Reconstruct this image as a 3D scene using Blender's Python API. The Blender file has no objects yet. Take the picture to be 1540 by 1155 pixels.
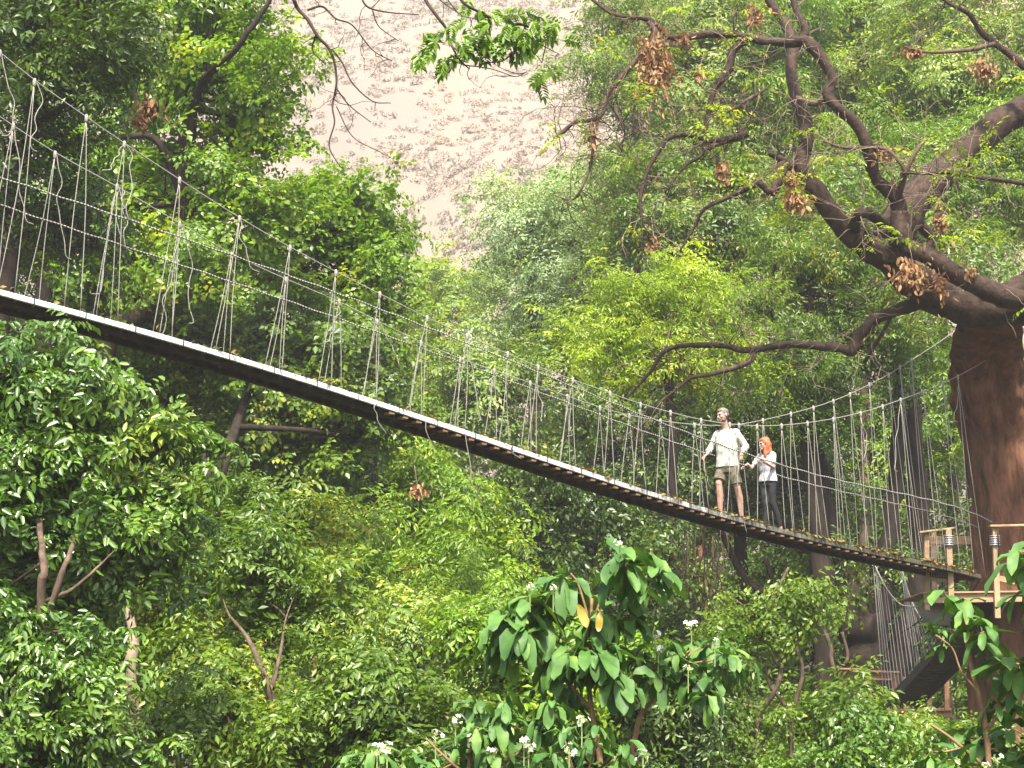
import bpy, bmesh, math, random
import numpy as np
from mathutils import Vector, Matrix
rng = np.random.default_rng(7)
random.seed(7)
C = bpy.context.scene
COL = C.collection
R = math.radians
# ------------------------------------------------------------------ camera
F_PX = 2874.0
PITCH = math.atan(523.0 / F_PX)
cam = bpy.data.cameras.new('camera'); camo = bpy.data.objects.new('camera', cam); COL.objects.link(camo)
cam.sensor_width = 36; cam.lens = F_PX / 1540 * 36
cam.clip_start = .1; cam.clip_end = 3000
camo.location = (0, 0, 0); camo.rotation_euler = (math.pi / 2 + PITCH, 0, 0)
C.camera = camo
cp, sp = math.cos(PITCH), math.sin(PITCH)
def ray(px, py):
    xc = (px - 770) / F_PX; yc = (577.5 - py) / F_PX
    return np.array([xc, cp - yc * sp, sp + yc * cp])
def at(px, py, Y):
    r = ray(px, py); return r * (Y / r[1])
def m_of(px, Y): return px * Y / F_PX
# ------------------------------------------------------------------ objects
def setp(o, label=None, cat=None, group=None, kind=None):
    if label: o['label'] = label
    if cat: o['category'] = cat
    if group: o['group'] = group
    if kind: o['kind'] = kind
    return o
def link(name, me, mat=None, parent=None):
    o = bpy.data.objects.new(name, me); COL.objects.link(o)
    if mat is not None and me is not None: me.materials.append(mat)
    if parent is not None:
        o.parent = parent
        o.matrix_parent_inverse = Matrix.Translation(-Vector(parent.location))
    return o
def empty(name, loc, label, cat, group=None):
    o = bpy.data.objects.new(name, None); COL.objects.link(o)
    o.location = [float(v) for v in loc]; o.empty_display_size = .2
    return setp(o, label, cat, group)
def np_mesh(name, V, face_len, n_faces, loops=None):
    me = bpy.data.meshes.new(name)
    V = np.asarray(V, dtype=np.float32).reshape(-1, 3)
    me.vertices.add(len(V)); me.vertices.foreach_set('co', V.ravel())
    if loops is None: loops = np.arange(face_len * n_faces)
    me.loops.add(len(loops)); me.loops.foreach_set('vertex_index', np.asarray(loops, dtype=np.int32))
    me.polygons.add(n_faces)
    me.polygons.foreach_set('loop_start', np.arange(0, face_len * n_faces, face_len, dtype=np.int32))
    me.update(calc_edges=True)
    return me
class MB:
    def __init__(s): s.v = []; s.f = []
    def add(s, vs, fs):
        o = len(s.v); s.v.extend([tuple(map(float, x)) for x in vs]); s.f.extend([tuple(i + o for i in f) for f in fs])
    def box(s, c, size, rot=None):
        sx, sy, sz = [q / 2 for q in size]
        vs = [Vector((x * sx, y * sy, z * sz)) for x in (-1, 1) for y in (-1, 1) for z in (-1, 1)]
        if rot is not None: vs = [rot @ v for v in vs]
        vs = [v + Vector([float(q) for q in c]) for v in vs]
        s.add(vs, [(0, 1, 3, 2), (4, 6, 7, 5), (0, 4, 5, 1), (2, 3, 7, 6), (0, 2, 6, 4), (1, 5, 7, 3)])
    def beam(s, a, b, w, h, roll=0.0):
        a = Vector([float(q) for q in a]); b = Vector([float(q) for q in b])
        d = (b - a); L = d.length; d.normalize()
        up = Vector((0, 0, 1)) if abs(d.z) < .95 else Vector((0, 1, 0))
        x = d.cross(up).normalized(); z = x.cross(d)
        M = Matrix((x, d, z)).transposed() @ Matrix.Rotation(roll, 3, 'Y')
        s.box((a + b) / 2, (w, L, h), M)
    def tube(s, pts, rad, n=6, cap=True, rough=0):
        P = np.asarray(pts, float); m = len(P)
        if np.isscalar(rad): rad = np.full(m, rad)
        T = np.gradient(P, axis=0); T /= np.linalg.norm(T, axis=1)[:, None] + 1e-9
        ref = np.array([0, 0, 1.]) if abs(T[0][2]) < .9 else np.array([1., 0, 0])
        X = np.cross(ref, T[0]); X /= np.linalg.norm(X)
        o = len(s.v); ang = np.arange(n) * 2 * math.pi / n; ca, sa = np.cos(ang), np.sin(ang)
        for i in range(m):
            X = X - T[i] * X.dot(T[i]); X /= np.linalg.norm(X) + 1e-9
            Y = np.cross(T[i], X)
            k_ = (1 + rough * (np.sin(3 * ang + i * .45) + .7 * np.sin(5 * ang - i * .8 + 1) + .6 * np.sin(2 * ang + i * 1.3)))[:, None] if rough else 1
            ring = P[i] + rad[i] * k_ * (ca[:, None] * X + sa[:, None] * Y)
            s.v.extend(map(tuple, ring.tolist()))
        for i in range(m - 1):
            for j in range(n):
                k = (j + 1) % n
                s.f.append((o + i * n + j, o + i * n + k, o + (i + 1) * n + k, o + (i + 1) * n + j))
        if cap:
            s.f.append(tuple(o + j for j in reversed(range(n)))); s.f.append(tuple(o + (m - 1) * n + j for j in range(n)))
    def build(s, name, mat, parent=None, smooth=False, bevel=0):
        me = bpy.data.meshes.new(name); me.from_pydata(s.v, [], s.f); me.update()
        if smooth: me.shade_smooth()
        o = link(name, me, mat, parent)
        if bevel:
            b = o.modifiers.new('bevel', 'BEVEL'); b.width = bevel; b.segments = 2
        return o
def catmull(P, k=6):
    P = np.asarray(P, float)
    if len(P) < 3: 
        t = np.linspace(0, 1, k + 1)[:, None]; return P[0] * (1 - t) + P[-1] * t
    Q = np.vstack([2 * P[0] - P[1], P, 2 * P[-1] - P[-2]]); out = []
    for i in range(1, len(Q) - 2):
        for t in np.arange(k) / k:
            a, b, c, d = Q[i - 1], Q[i], Q[i + 1], Q[i + 2]
            out.append(.5 * ((2 * b) + (c - a) * t + (2 * a - 5 * b + 4 * c - d) * t * t + (3 * b - a - 3 * c + d) * t ** 3))
    out.append(P[-1]); return np.array(out)
def unit(v): return v / (np.linalg.norm(v, axis=-1, keepdims=True) + 1e-9)
# ------------------------------------------------------------------ materials
def newmat(name):
    m = bpy.data.materials.new(name); m.use_nodes = True; nt = m.node_tree
    return m, nt, nt.nodes['Principled BSDF'], nt.nodes, nt.links
def ramp(nodes, stops):
    r = nodes.new('ShaderNodeValToRGB'); e = r.color_ramp.elements
    while len(e) < len(stops): e.new(.5)
    for x, (p, c) in zip(e, stops): x.position = p; x.color = (*c, 1)
    return r
def leafmat(name, stops, rough=.42, trans=.35, tcol=None, spec=.5, nscale=.6):
    m, nt, b, N, L = newmat(name)
    g = N.new('ShaderNodeNewGeometry'); t = N.new('ShaderNodeTexCoord')
    no = N.new('ShaderNodeTexNoise'); no.inputs['Scale'].default_value = nscale; no.inputs['Detail'].default_value = 2
    L.new(t.outputs['Object'], no.inputs['Vector'])
    ma = N.new('ShaderNodeMath'); ma.operation = 'MULTIPLY_ADD'; ma.inputs[1].default_value = .55
    L.new(g.outputs['Random Per Island'], ma.inputs[0])
    mb = N.new('ShaderNodeMath'); mb.operation = 'MULTIPLY_ADD'; mb.inputs[1].default_value = 1.5; mb.inputs[2].default_value = -.525
    L.new(no.outputs['Fac'], mb.inputs[0]); L.new(mb.outputs[0], ma.inputs[2])
    r = ramp(N, stops); L.new(ma.outputs[0], r.inputs[0])
    L.new(r.outputs[0], b.inputs['Base Color']); b.inputs['Roughness'].default_value = rough
    b.inputs['Specular IOR Level'].default_value = spec
    tr = N.new('ShaderNodeBsdfTranslucent'); mx = N.new('ShaderNodeMixShader'); mx.inputs[0].default_value = trans
    hs = N.new('ShaderNodeMixRGB'); hs.blend_type = 'MULTIPLY'; hs.inputs[0].default_value = 1
    hs.inputs[2].default_value = (*(tcol or (1.5, 1.45, .55)), 1)
    L.new(r.outputs[0], hs.inputs[1]); L.new(hs.outputs[0], tr.inputs['Color'])
    L.new(b.outputs[0], mx.inputs[1]); L.new(tr.outputs[0], mx.inputs[2])
    L.new(mx.outputs[0], N['Material Output'].inputs['Surface'])
    return m
def surf(name, c1, c2, scale=6, rough=.8, bump=.3, stretch=(1, 1, 1), detail=6, coord='Object', bdist=.02, c3=None):
    m, nt, b, N, L = newmat(name)
    t = N.new('ShaderNodeTexCoord'); mp = N.new('ShaderNodeMapping'); mp.inputs['Scale'].default_value = stretch
    L.new(t.outputs[coord], mp.inputs[0])
    no = N.new('ShaderNodeTexNoise'); no.inputs['Scale'].default_value = scale; no.inputs['Detail'].default_value = detail
    no.inputs['Roughness'].default_value = .65
    L.new(mp.outputs[0], no.inputs['Vector'])
    st = [(.32, c1), (.68, c2)] + ([(.82, c3)] if c3 else [])
    r = ramp(N, st); L.new(no.outputs['Fac'], r.inputs[0]); L.new(r.outputs[0], b.inputs['Base Color'])
    b.inputs['Roughness'].default_value = rough
    bu = N.new('ShaderNodeBump'); bu.inputs['Strength'].default_value = bump; bu.inputs['Distance'].default_value = bdist
    L.new(no.outputs['Fac'], bu.inputs['Height']); L.new(bu.outputs[0], b.inputs['Normal'])
    return m
M = {}
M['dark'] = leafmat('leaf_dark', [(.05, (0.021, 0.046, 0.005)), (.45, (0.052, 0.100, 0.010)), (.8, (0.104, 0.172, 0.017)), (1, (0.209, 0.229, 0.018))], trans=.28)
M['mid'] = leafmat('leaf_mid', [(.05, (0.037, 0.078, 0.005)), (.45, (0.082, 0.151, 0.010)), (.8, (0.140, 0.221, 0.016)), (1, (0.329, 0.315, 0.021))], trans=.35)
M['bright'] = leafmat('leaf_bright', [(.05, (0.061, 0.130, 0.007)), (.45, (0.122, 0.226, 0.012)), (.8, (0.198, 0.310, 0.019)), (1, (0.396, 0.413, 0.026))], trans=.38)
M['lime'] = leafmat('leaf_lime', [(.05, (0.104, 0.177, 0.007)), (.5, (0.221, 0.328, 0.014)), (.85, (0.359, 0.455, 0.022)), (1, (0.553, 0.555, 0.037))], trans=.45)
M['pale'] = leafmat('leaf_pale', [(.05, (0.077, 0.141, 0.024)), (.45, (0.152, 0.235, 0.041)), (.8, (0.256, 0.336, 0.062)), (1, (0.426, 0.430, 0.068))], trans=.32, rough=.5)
M['glossy'] = leafmat('leaf_glossy', [(.05, (0.034, 0.089, 0.008)), (.45, (0.077, 0.158, 0.015)), (.8, (0.127, 0.216, 0.023)), (1, (0.239, 0.304, 0.029))], trans=.25, rough=.32, spec=.7)
M['big'] = leafmat('leaf_big', [(.05, (0.030, 0.088, 0.014)), (.5, (0.057, 0.139, 0.023)), (.9, (0.104, 0.197, 0.032)), (1, (0.165, 0.259, 0.041))], trans=.22, rough=.58, spec=.38, nscale=11)
M['bigy'] = leafmat('leaf_yellow', [(.1, (.18, .20, .03)), (.5, (.38, .27, .03)), (.9, (.42, .27, .05))], trans=.35, rough=.45, tcol=(1.2, 1, .4))
M['dry'] = leafmat('leaf_dry', [(.1, (0.170, 0.077, 0.028)), (.5, (0.306, 0.162, 0.067)), (.9, (0.408, 0.270, 0.133))], trans=.3, rough=.75, tcol=(1.2, .85, .5), nscale=4)
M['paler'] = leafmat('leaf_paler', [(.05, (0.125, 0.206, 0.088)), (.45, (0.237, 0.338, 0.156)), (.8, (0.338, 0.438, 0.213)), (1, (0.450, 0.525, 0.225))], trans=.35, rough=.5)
M['ygreen'] = leafmat('leaf_ygreen', [(.05, (0.055, 0.109, 0.011)), (.5, (0.119, 0.198, 0.018)), (.85, (0.198, 0.277, 0.031)), (1, (0.376, 0.327, 0.031))], trans=.38, rough=.4)
M['scrub'] = leafmat('scrub_grey', [(.1, (0.324, 0.274, 0.240)), (.5, (0.384, 0.322, 0.274)), (.9, (0.432, 0.360, 0.282))], trans=.5, rough=.9, tcol=(1, .98, .95), nscale=.02)
M['scrubg'] = leafmat('scrub_green', [(.1, (.12, .15, .06)), (.9, (.22, .25, .10))], trans=.2, rough=.9, nscale=.05)
M['bark'] = surf('bark_brown', (.040, .028, .020), (.13, .092, .065), 9, .85, .6, (1, 1, .35), c3=(.20, .17, .13))
M['barkr'] = surf('bark_red', (.045, .020, .011), (.20, .095, .052), 5.5, .8, 1.0, (1, 1, .22), c3=(.30, .20, .13), bdist=.10, detail=10)
M['barkg'] = surf('bark_big_limb', (.018, .011, .008), (.062, .040, .028), 7, .75, .9, (1, 1, 1), c3=(.15, .115, .08), bdist=.04)
M['barkd'] = surf('bark_dark', (.010, .008, .006), (.038, .027, .020), 6, .9, .7, (1, 1, .4), bdist=.04)
M['twig'] = surf('twig_tan', (.09, .062, .04), (.24, .175, .115), 14, .8, .2)
M['twigd'] = surf('twig_dark', (.022, .015, .012), (.060, .040, .030), 14, .8, .2)
M['stem'] = surf('stem_tan', (.12, .07, .035), (.24, .155, .085), 12, .7, .2)
M['rope'] = surf('rope_pale', (.13, .125, .105), (.32, .305, .265), 90, .8, .3)
M['cable'] = surf('cable_grey', (.15, .145, .135), (.28, .275, .25), 60, .6, .3)
M['net'] = surf('net_dark', (.012, .012, .011), (.025, .025, .022), 30, .9, .1)
M['alu'] = surf('aluminium_rail', (.52, .52, .54), (.80, .80, .82), 5, .5, .1)
m, nt, b, N, L = newmat('aluminium_rail_mossy')
t = N.new('ShaderNodeTexCoord'); sx = N.new('ShaderNodeSeparateXYZ'); L.new(t.outputs['Object'], sx.inputs[0])
mr = N.new('ShaderNodeMapRange'); mr.inputs['From Min'].default_value = 0; mr.inputs['From Max'].default_value = 7; mr.inputs['To Min'].default_value = -.05; mr.inputs['To Max'].default_value = .42; L.new(sx.outputs['X'], mr.inputs[0])
no = N.new('ShaderNodeTexNoise'); no.inputs['Scale'].default_value = 3.5; no.inputs['Detail'].default_value = 9; no.inputs['Roughness'].default_value = .75; L.new(t.outputs['Object'], no.inputs['Vector'])
ad = N.new('ShaderNodeMath'); L.new(mr.outputs[0], ad.inputs[0]); L.new(no.outputs['Fac'], ad.inputs[1])
r = ramp(N, [(.40, (.66, .66, .67)), (.54, (.46, .46, .45)), (.66, (.15, .15, .13)), (.82, (.055, .06, .038)), (1, (.10, .085, .035))]); L.new(ad.outputs[0], r.inputs[0]); L.new(r.outputs[0], b.inputs['Base Color'])
b.inputs['Roughness'].default_value = .6; M['alu'] = m
M['ramp'] = surf('ramp_plank', (.030, .027, .023), (.085, .075, .062), 12, .85, .5)
M['under'] = surf('wet_plank', (.012, .010, .008), (.045, .034, .024), 8, .8, .4)
M['wood'] = surf('new_timber', (.20, .125, .062), (.36, .245, .135), 4, .7, .25, (1, 1, 1))
M['woodd'] = surf('old_timber', (.13, .060, .028), (.26, .14, .07), 5, .75, .25)
M['clamp'] = surf('clamp_steel', (.35, .35, .36), (.6, .6, .62), 20, .35, .1); M['clamp'].node_tree.nodes['Principled BSDF'].inputs['Metallic'].default_value = .8
M['flower'] = leafmat('flower_white', [(.1, (.72, .74, .62)), (.9, (.86, .86, .82))], trans=.3, rough=.6, tcol=(1, 1, 1))
M['bud'] = leafmat('flower_bud', [(.1, (.25, .36, .12)), (.9, (.45, .52, .22))], trans=.3, rough=.6)
M['red'] = surf('red_cloth', (.45, .02, .02), (.6, .05, .04), 10, .8, .1)
M['litter'] = leafmat('leaf_litter', [(.05, (.05, .07, .015)), (.4, (.16, .15, .035)), (.7, (.28, .15, .035)), (1, (.12, .06, .03))], trans=.2, rough=.8, tcol=(1, .9, .6), nscale=5)
m, nt, b, N, L = newmat('laced_rope')
t = N.new('ShaderNodeTexCoord'); w = N.new('ShaderNodeTexWave'); w.inputs['Scale'].default_value = 9; w.inputs['Distortion'].default_value = 2.5
L.new(t.outputs['Object'], w.inputs[0]); r = ramp(N, [(.30, (.05, .05, .045)), (.6, (.30, .29, .26))]); L.new(w.outputs['Fac'], r.inputs[0]); L.new(r.outputs[0], b.inputs['Base Color'])
b.inputs['Roughness'].default_value = .7; M['laced'] = m
for k_ in ('net', 'bark', 'barkr', 'barkg', 'barkd', 'under', 'twigd', 'stem'): M[k_].node_tree.nodes['Principled BSDF'].inputs['Specular IOR Level'].default_value = .15
# ------------------------------------------------------------------ foliage
def leaf_arrays(base, d, n, L_, W_, six):
    """base,d,n: (k,3); returns verts (k,nv,3)"""
    d = unit(d); s = unit(np.cross(d, n)); n = np.cross(s, d)
    L_ = np.asarray(L_)[:, None]; W_ = np.asarray(W_)[:, None]
    if six:
        l1 = base + d * L_ * .28 + s * W_ * .46 + n * W_ * .16; r1 = base + d * L_ * .28 - s * W_ * .46 + n * W_ * .16
        l2 = base + d * L_ * .68 + s * W_ * .40 + n * W_ * .06 ; r2 = base + d * L_ * .68 - s * W_ * .40 + n * W_ * .06
        tip = base + d * L_ - n * L_ * .16
        return np.stack([base, l1, l2, tip, base, tip, r2, r1], 1)
    l = base + d * L_ * .48 + s * W_ * .5 + n * W_ * .14; rr = base + d * L_ * .48 - s * W_ * .5 + n * W_ * .14
    tip = base + d * L_ - n * L_ * .12
    return np.stack([base, l, tip, rr], 1)
def make_proto(n_tw, n_lf, tw_len, L_, W_, six, droop=.5, seed=0):
    g = np.random.default_rng(seed); B = []; D = []; Nn = []; LL = []
    for i in range(n_tw):
        az = i * 2.4 + g.uniform(-.5, .5); el = g.uniform(.05, .85)
        d0 = np.array([math.cos(az) * math.cos(el), math.sin(az) * math.cos(el), math.sin(el)])
        tl = tw_len * g.uniform(.65, 1.15); p = np.zeros(3); d = d0.copy()
        for j in range(n_lf):
            d = d + np.array([0, 0, -droop * 1.1 / n_lf]) + g.normal(0, .05, 3); d /= np.linalg.norm(d)
            p = p + d * tl / n_lf
            side = np.cross(d, [0, 0, 1]); side /= np.linalg.norm(side) + 1e-6
            sg = 1 if j % 2 else -1
            ld = d * g.uniform(.3, .9) + side * sg * g.uniform(.5, 1.1) + np.array([0, 0, -droop * g.uniform(.2, 1.1)])
            if j == n_lf - 1: ld = d + np.array([0, 0, -droop * .6])
            B.append(p); D.append(ld); Nn.append(np.array([0, 0, 1.]) + g.normal(0, .38, 3)); LL.append(g.uniform(.65, 1.2))
    B, D, Nn, LL = map(np.array, (B, D, Nn, LL))
    return leaf_arrays(B, D, Nn, LL * L_, LL * W_, six)
def scatter(protos, P, A, S, g):
    """protos list of (k,nv,3); P (n,3) centres; A (n,3) axis; S (n,) scale"""
    out = []
    which = g.integers(0, len(protos), len(P))
    for w in range(len(protos)):
        m = which == w
        if not m.any(): continue
        p, a, s = P[m], unit(A[m]), S[m]
        x = g.normal(0, 1, (len(p), 3)); x = unit(x - a * (x * a).sum(1)[:, None]); y = np.cross(a, x)
        Rm = np.stack([x, y, a], 1) * s[:, None, None]     # rows = local axes
        pr = protos[w]; k, nv, _ = pr.shape
        out.append((np.einsum('va,nac->nvc', pr.reshape(-1, 3), Rm) + p[:, None, :]).reshape(-1, nv, 3))
    return np.concatenate(out)
def leaf_mesh(name, V, six):
    if six:
        k = len(V)  # two quads sharing the midrib: merge to 6 verts
        V6 = V[:, [0, 1, 2, 3, 6, 7]]
        idx = (np.arange(k) * 6)[:, None] + np.array([0, 1, 2, 3, 0, 3, 4, 5])[None]
        return np_mesh(name, V6, 4, 2 * k, idx.ravel())
    k = len(V); idx = (np.arange(k) * 4)[:, None] + np.array([0, 1, 2, 0, 2, 3])[None]
    return np_mesh(name, V, 3, 2 * k, idx.ravel())
PR = {}
def protos(kind):
    if kind in PR: return PR[kind]
    spec = {  # n_tw, n_lf, twig_len, leaf L, W, six, droop
        'fine': (7, 8, .42, .085, .036, False, .5),
        'std': (6, 7, .42, .125, .055, False, .6),
        'maple': (6, 6, .36, .12, .085, False, .5),
        'broad': (6, 6, .42, .17, .075, True, .8),
        'feather': (8, 9, .55, .12, .036, False, .9),
        'far': (6, 6, .7, .24, .10, False, .6),
        'vine': (5, 6, .40, .10, .06, False, 1.3)}[kind]
    PR[kind] = [make_proto(*spec, seed=i * 13 + len(kind)) for i in range(7)]
    return PR[kind]
def clumpy(c, r, clump_r, spray_r, dens, g, back=-.45):
    """points+axes for sprays on flattened domes spread over an ellipsoid (metres)"""
    c = np.asarray(c); r = np.asarray(r)
    area = 4 * math.pi * ((r[0] * r[1]) ** 1.6 / 3 + (r[0] * r[2]) ** 1.6 / 3 + (r[1] * r[2]) ** 1.6 / 3) ** (1 / 1.6)
    n = max(4, int(area / (math.pi * clump_r ** 2) * 2.0 * dens))
    d = unit(g.normal(0, 1, (n, 3))); o_ = np.argsort(d[:, 1]); d = d[o_][:max(5, int((d[:, 1] < -back).sum()))]
    rad = np.where(g.random(len(d)) < .7, g.uniform(.70, 1.12, len(d)), g.uniform(.25, .8, len(d)))
    ph = g.uniform(0, 6.28, 6)
    lump = 1 + .16 * np.sin(d[:, 0] * 4 + ph[0]) * np.sin(d[:, 2] * 4.5 + ph[1]) + .12 * np.sin(d[:, 1] * 6 + d[:, 0] * 5 + ph[2])
    K = c + d * r * (rad * lump)[:, None] + g.normal(0, .07, d.shape) * r
    P = []; A = []
    for k, dd in zip(K, d):
        cr = clump_r * g.choice([.4, .55, .75, 1.0, 1.25, 1.5])
        m = max(3, int(2.9 * (cr / spray_r) ** 2))
        e = unit(g.normal(0, 1, (m, 3)) + dd * .5 + np.array([0, 0, .45]))
        st = 1 + g.uniform(0, .7); az = g.uniform(0, 3.14); cz, sz = math.cos(az), math.sin(az)
        q = e * np.array([1.2 * st, .95, .50]) * cr * g.uniform(.35, 1.1, m)[:, None]
        tilt = g.normal(0, .35); q = np.stack([q[:, 0] * cz - q[:, 1] * sz, q[:, 0] * sz + q[:, 1] * cz, q[:, 2] + q[:, 0] * tilt], 1)
        P.append(k + q); A.append(unit(e * .75 + dd * .25 + np.array([0, 0, .75]) + g.normal(0, .3, (m, 3))))
    ns = int(len(d) * .8)                                              # leading shoots that break the outline
    if ns:
        j = g.integers(0, len(d), ns); sd_ = unit(d[j] + g.normal(0, .35, (ns, 3)) + [0, 0, .35]); b0 = c + d[j] * r * g.uniform(.85, 1.05, ns)[:, None]
        for t_ in (0, .33, .66, 1.0): P.append(b0 + sd_ * clump_r * 1.5 * t_ * g.uniform(.5, 1, ns)[:, None] + g.normal(0, .04, (ns, 3))); A.append(unit(sd_ + [0, 0, .3]))
    return np.concatenate(P), np.concatenate(A), K
def crown_mesh(name, blobs, kind, seed, clump_r=.75, spray_r=.30, dens=1., scale=1., back=-.45):
    g = np.random.default_rng(seed); P = []; A = []; KK = []
    for (c, r) in blobs:
        p, a, k = clumpy(c, r, clump_r, spray_r, dens, g, back); P.append(p); A.append(a); KK.append(k)
    P = np.concatenate(P); A = np.concatenate(A); S = g.uniform(.6, 1.25, len(P)) * scale
    six = kind == 'broad'
    V = scatter(protos(kind), P, A, S, g)
    return leaf_mesh(name, V, six), KK
NLEAF = 0
def tree(name, label, cat, Y, trunk, blobs, kind, mat, bark='bark', seed=1, clump=.75, spray=.30, dens=1., scale=1., group=None, dz=.8, limbs=True, yoff=0, back=-.45, extra=None):
    """trunk: list of polylines [(px,py,rpx[,dY])...]; blobs: (px,py,rx,ry[,dY]) in pixels at depth Y"""
    global NLEAF
    B = []
    for q in blobs:
        y = Y + (q[4] if len(q) > 4 else 0)
        rx, rz = m_of(q[2], y), m_of(q[3], y)
        B.append((at(q[0], q[1], y), (rx, dz * (rx + rz) / 2, rz)))
    tb = MB(); pts_all = []
    for pl in trunk:
        P = np.array([at(q[0], q[1], Y + (q[3] if len(q) > 3 else 0)) for q in pl]); Rr = np.array([m_of(q[2], Y) for q in pl])
        PR_ = catmull(np.hstack([P, Rr[:, None]]), 5)
        PR_[:, :3] += rng.normal(0, 1, (len(PR_), 3)) * PR_[:, 3:4] * .12
        tb.tube(PR_[:, :3], PR_[:, 3] * (1 + rng.normal(0, .05, len(PR_))), 12, rough=.06); pts_all.append(PR_)
    base = pts_all[0][0, :3]
    root = empty(name, base, label, cat, group)
    PA = np.concatenate(pts_all)
    me, KK = crown_mesh('crown', B, kind, seed, clump, spray, dens, scale, back)
    NLEAF += len(me.polygons) // 2
    g = np.random.default_rng(seed + 99)
    if limbs:
        for (c, r), K in zip(B, KK):
            dist = np.linalg.norm(PA[:, :3] - c, axis=1) + np.maximum(0, PA[:, 2] - c[2]) * 2
            j = int(np.argmin(dist)); a = PA[j, :3]; r0 = min(PA[j, 3] * .75, .085)
            mid = (a + c) / 2 + g.normal(0, .12, 3) * np.linalg.norm(c - a)
            Q = catmull([a, mid, c], 5); tb.tube(Q, np.linspace(r0, r0 * .55, len(Q)), 7)
            for k in K[g.permutation(len(K))[:22]]:
                jj = g.integers(3, len(Q)); s0 = Q[jj]
                md = (s0 + k) / 2 + g.normal(0, .12, 3) * np.linalg.norm(k - s0) + np.array([0, 0, .08])
                q = catmull([s0, md, k], 4); tb.tube(q, np.linspace(max(.016, r0 * .35), .006, len(q)), 5)
    tb.build('trunk', M[bark], root, smooth=True)
    link('crown', me, M[mat], root)
    return root
SUN_E = 5.0; EXPO = 1.6; HAZE = 0.0008
# ------------------------------------------------------------------ world, sun, render
SUN_EL, SUN_AZ = R(57), R(178)      # azimuth: direction the light comes FROM, clockwise from +Y
w = bpy.data.worlds.new('World'); C.world = w; w.use_nodes = True
sk = w.node_tree.nodes.new('ShaderNodeTexSky'); sk.sky_type = 'NISHITA'; sk.sun_disc = False
sk.sun_elevation = SUN_EL; sk.sun_rotation = SUN_AZ; sk.air_density = 1.0; sk.dust_density = 4.0; sk.ozone_density = 1.0
w.node_tree.links.new(sk.outputs[0], w.node_tree.nodes['Background'].inputs[0])
w.node_tree.nodes['Background'].inputs[1].default_value = .13
sl = bpy.data.lights.new('sun', 'SUN'); sl.energy = SUN_E; sl.angle = R(5.0); sl.color = (1, .93, .80)
so = bpy.data.objects.new('sun', sl); COL.objects.link(so)
sd = Vector((math.sin(SUN_AZ) * math.cos(SUN_EL), math.cos(SUN_AZ) * math.cos(SUN_EL), math.sin(SUN_EL)))
so.rotation_euler = sd.to_track_quat('Z', 'Y').to_euler()
C.view_settings.view_transform = 'Standard'; C.view_settings.look = 'None'; C.view_settings.gamma = 1
C.view_settings.exposure = EXPO
cy = C.cycles
cy.max_bounces = 7; cy.diffuse_bounces = 4; cy.glossy_bounces = 2; cy.transmission_bounces = 4; cy.transparent_max_bounces = 6; cy.volume_bounces = 0
cy.use_denoising = True; cy.denoiser = 'OPENIMAGEDENOISE'; cy.denoising_prefilter = 'ACCURATE'
cy.caustics_reflective = False; cy.caustics_refractive = False; cy.sample_clamp_indirect = 4
# ------------------------------------------------------------------ terrain
def sn(x, y, s, seed=0):
    return (np.sin(x * s * 1.7 + seed) * np.cos(y * s * 1.3 + seed * 2.1) + .5 * np.sin(x * s * 3.1 + y * s * 2.3 + seed) + .35 * np.cos(x * s * 5.3 - y * s * 4.1 + seed * .7)) / 1.6
def ground(x, y):
    x = np.asarray(x, float); y = np.asarray(y, float)
    z = -2.6 - 1.2 * np.clip((y - 8) / 12, 0, 1) - 1.2 * np.exp(-((y - 27) / 9) ** 2)
    z = z + np.clip(y - 42, 0, 60) * .16 + np.maximum(0, y - 110) * .72 * (1 - .10 * np.clip((y - 260) / 100, 0, 1))
    k = np.clip((y - 90) / 60, 0, 1)
    z = z + sn(x, y, .10) * .35 * (1 - k) + sn(x, y, .030, 2) * 5.5 * k + sn(x, y, .11, 5) * 1.3 * k + np.clip(y - 100, 0, 300) * .10 * (x / 90) * k
    return z
nx, ny = 170, 260
gx = np.linspace(-230, 230, nx); gy = -30 + 420 * (np.linspace(0, 1, ny) ** 1.5)
X, Y_ = np.meshgrid(gx, gy); Z = ground(X, Y_)
i, j = np.meshgrid(np.arange(ny - 1), np.arange(nx - 1), indexing='ij'); a = (i * nx + j).ravel()
me = np_mesh('ground', np.stack([X, Y_, Z], -1), 4, len(a), np.stack([a, a + 1, a + nx + 1, a + nx], 1).ravel()); me.shade_smooth()
m, nt, b, N, L = newmat('earth_and_dry_grass')
t = N.new('ShaderNodeTexCoord'); n1 = N.new('ShaderNodeTexNoise'); n1.inputs['Scale'].default_value = .045; n1.inputs['Detail'].default_value = 8; n1.inputs['Roughness'].default_value = .7
L.new(t.outputs['Object'], n1.inputs['Vector'])
dry = ramp(N, [(.30, (.140, .117, .098)), (.45, (.158, .130, .106)), (.6, (.178, .143, .110)), (.75, (.148, .136, .102))]); L.new(n1.outputs['Fac'], dry.inputs[0])
n2 = N.new('ShaderNodeTexNoise'); n2.inputs['Scale'].default_value = .8; n2.inputs['Detail'].default_value = 6; L.new(t.outputs['Object'], n2.inputs['Vector'])
soil = ramp(N, [(.35, (.020, .018, .010)), (.65, (.055, .050, .024))]); L.new(n2.outputs['Fac'], soil.inputs[0])
sx = N.new('ShaderNodeSeparateXYZ'); L.new(t.outputs['Object'], sx.inputs[0])
mr = N.new('ShaderNodeMapRange'); mr.inputs['From Min'].default_value = 105; mr.inputs['From Max'].default_value = 140; L.new(sx.outputs['Y'], mr.inputs[0])
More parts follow.
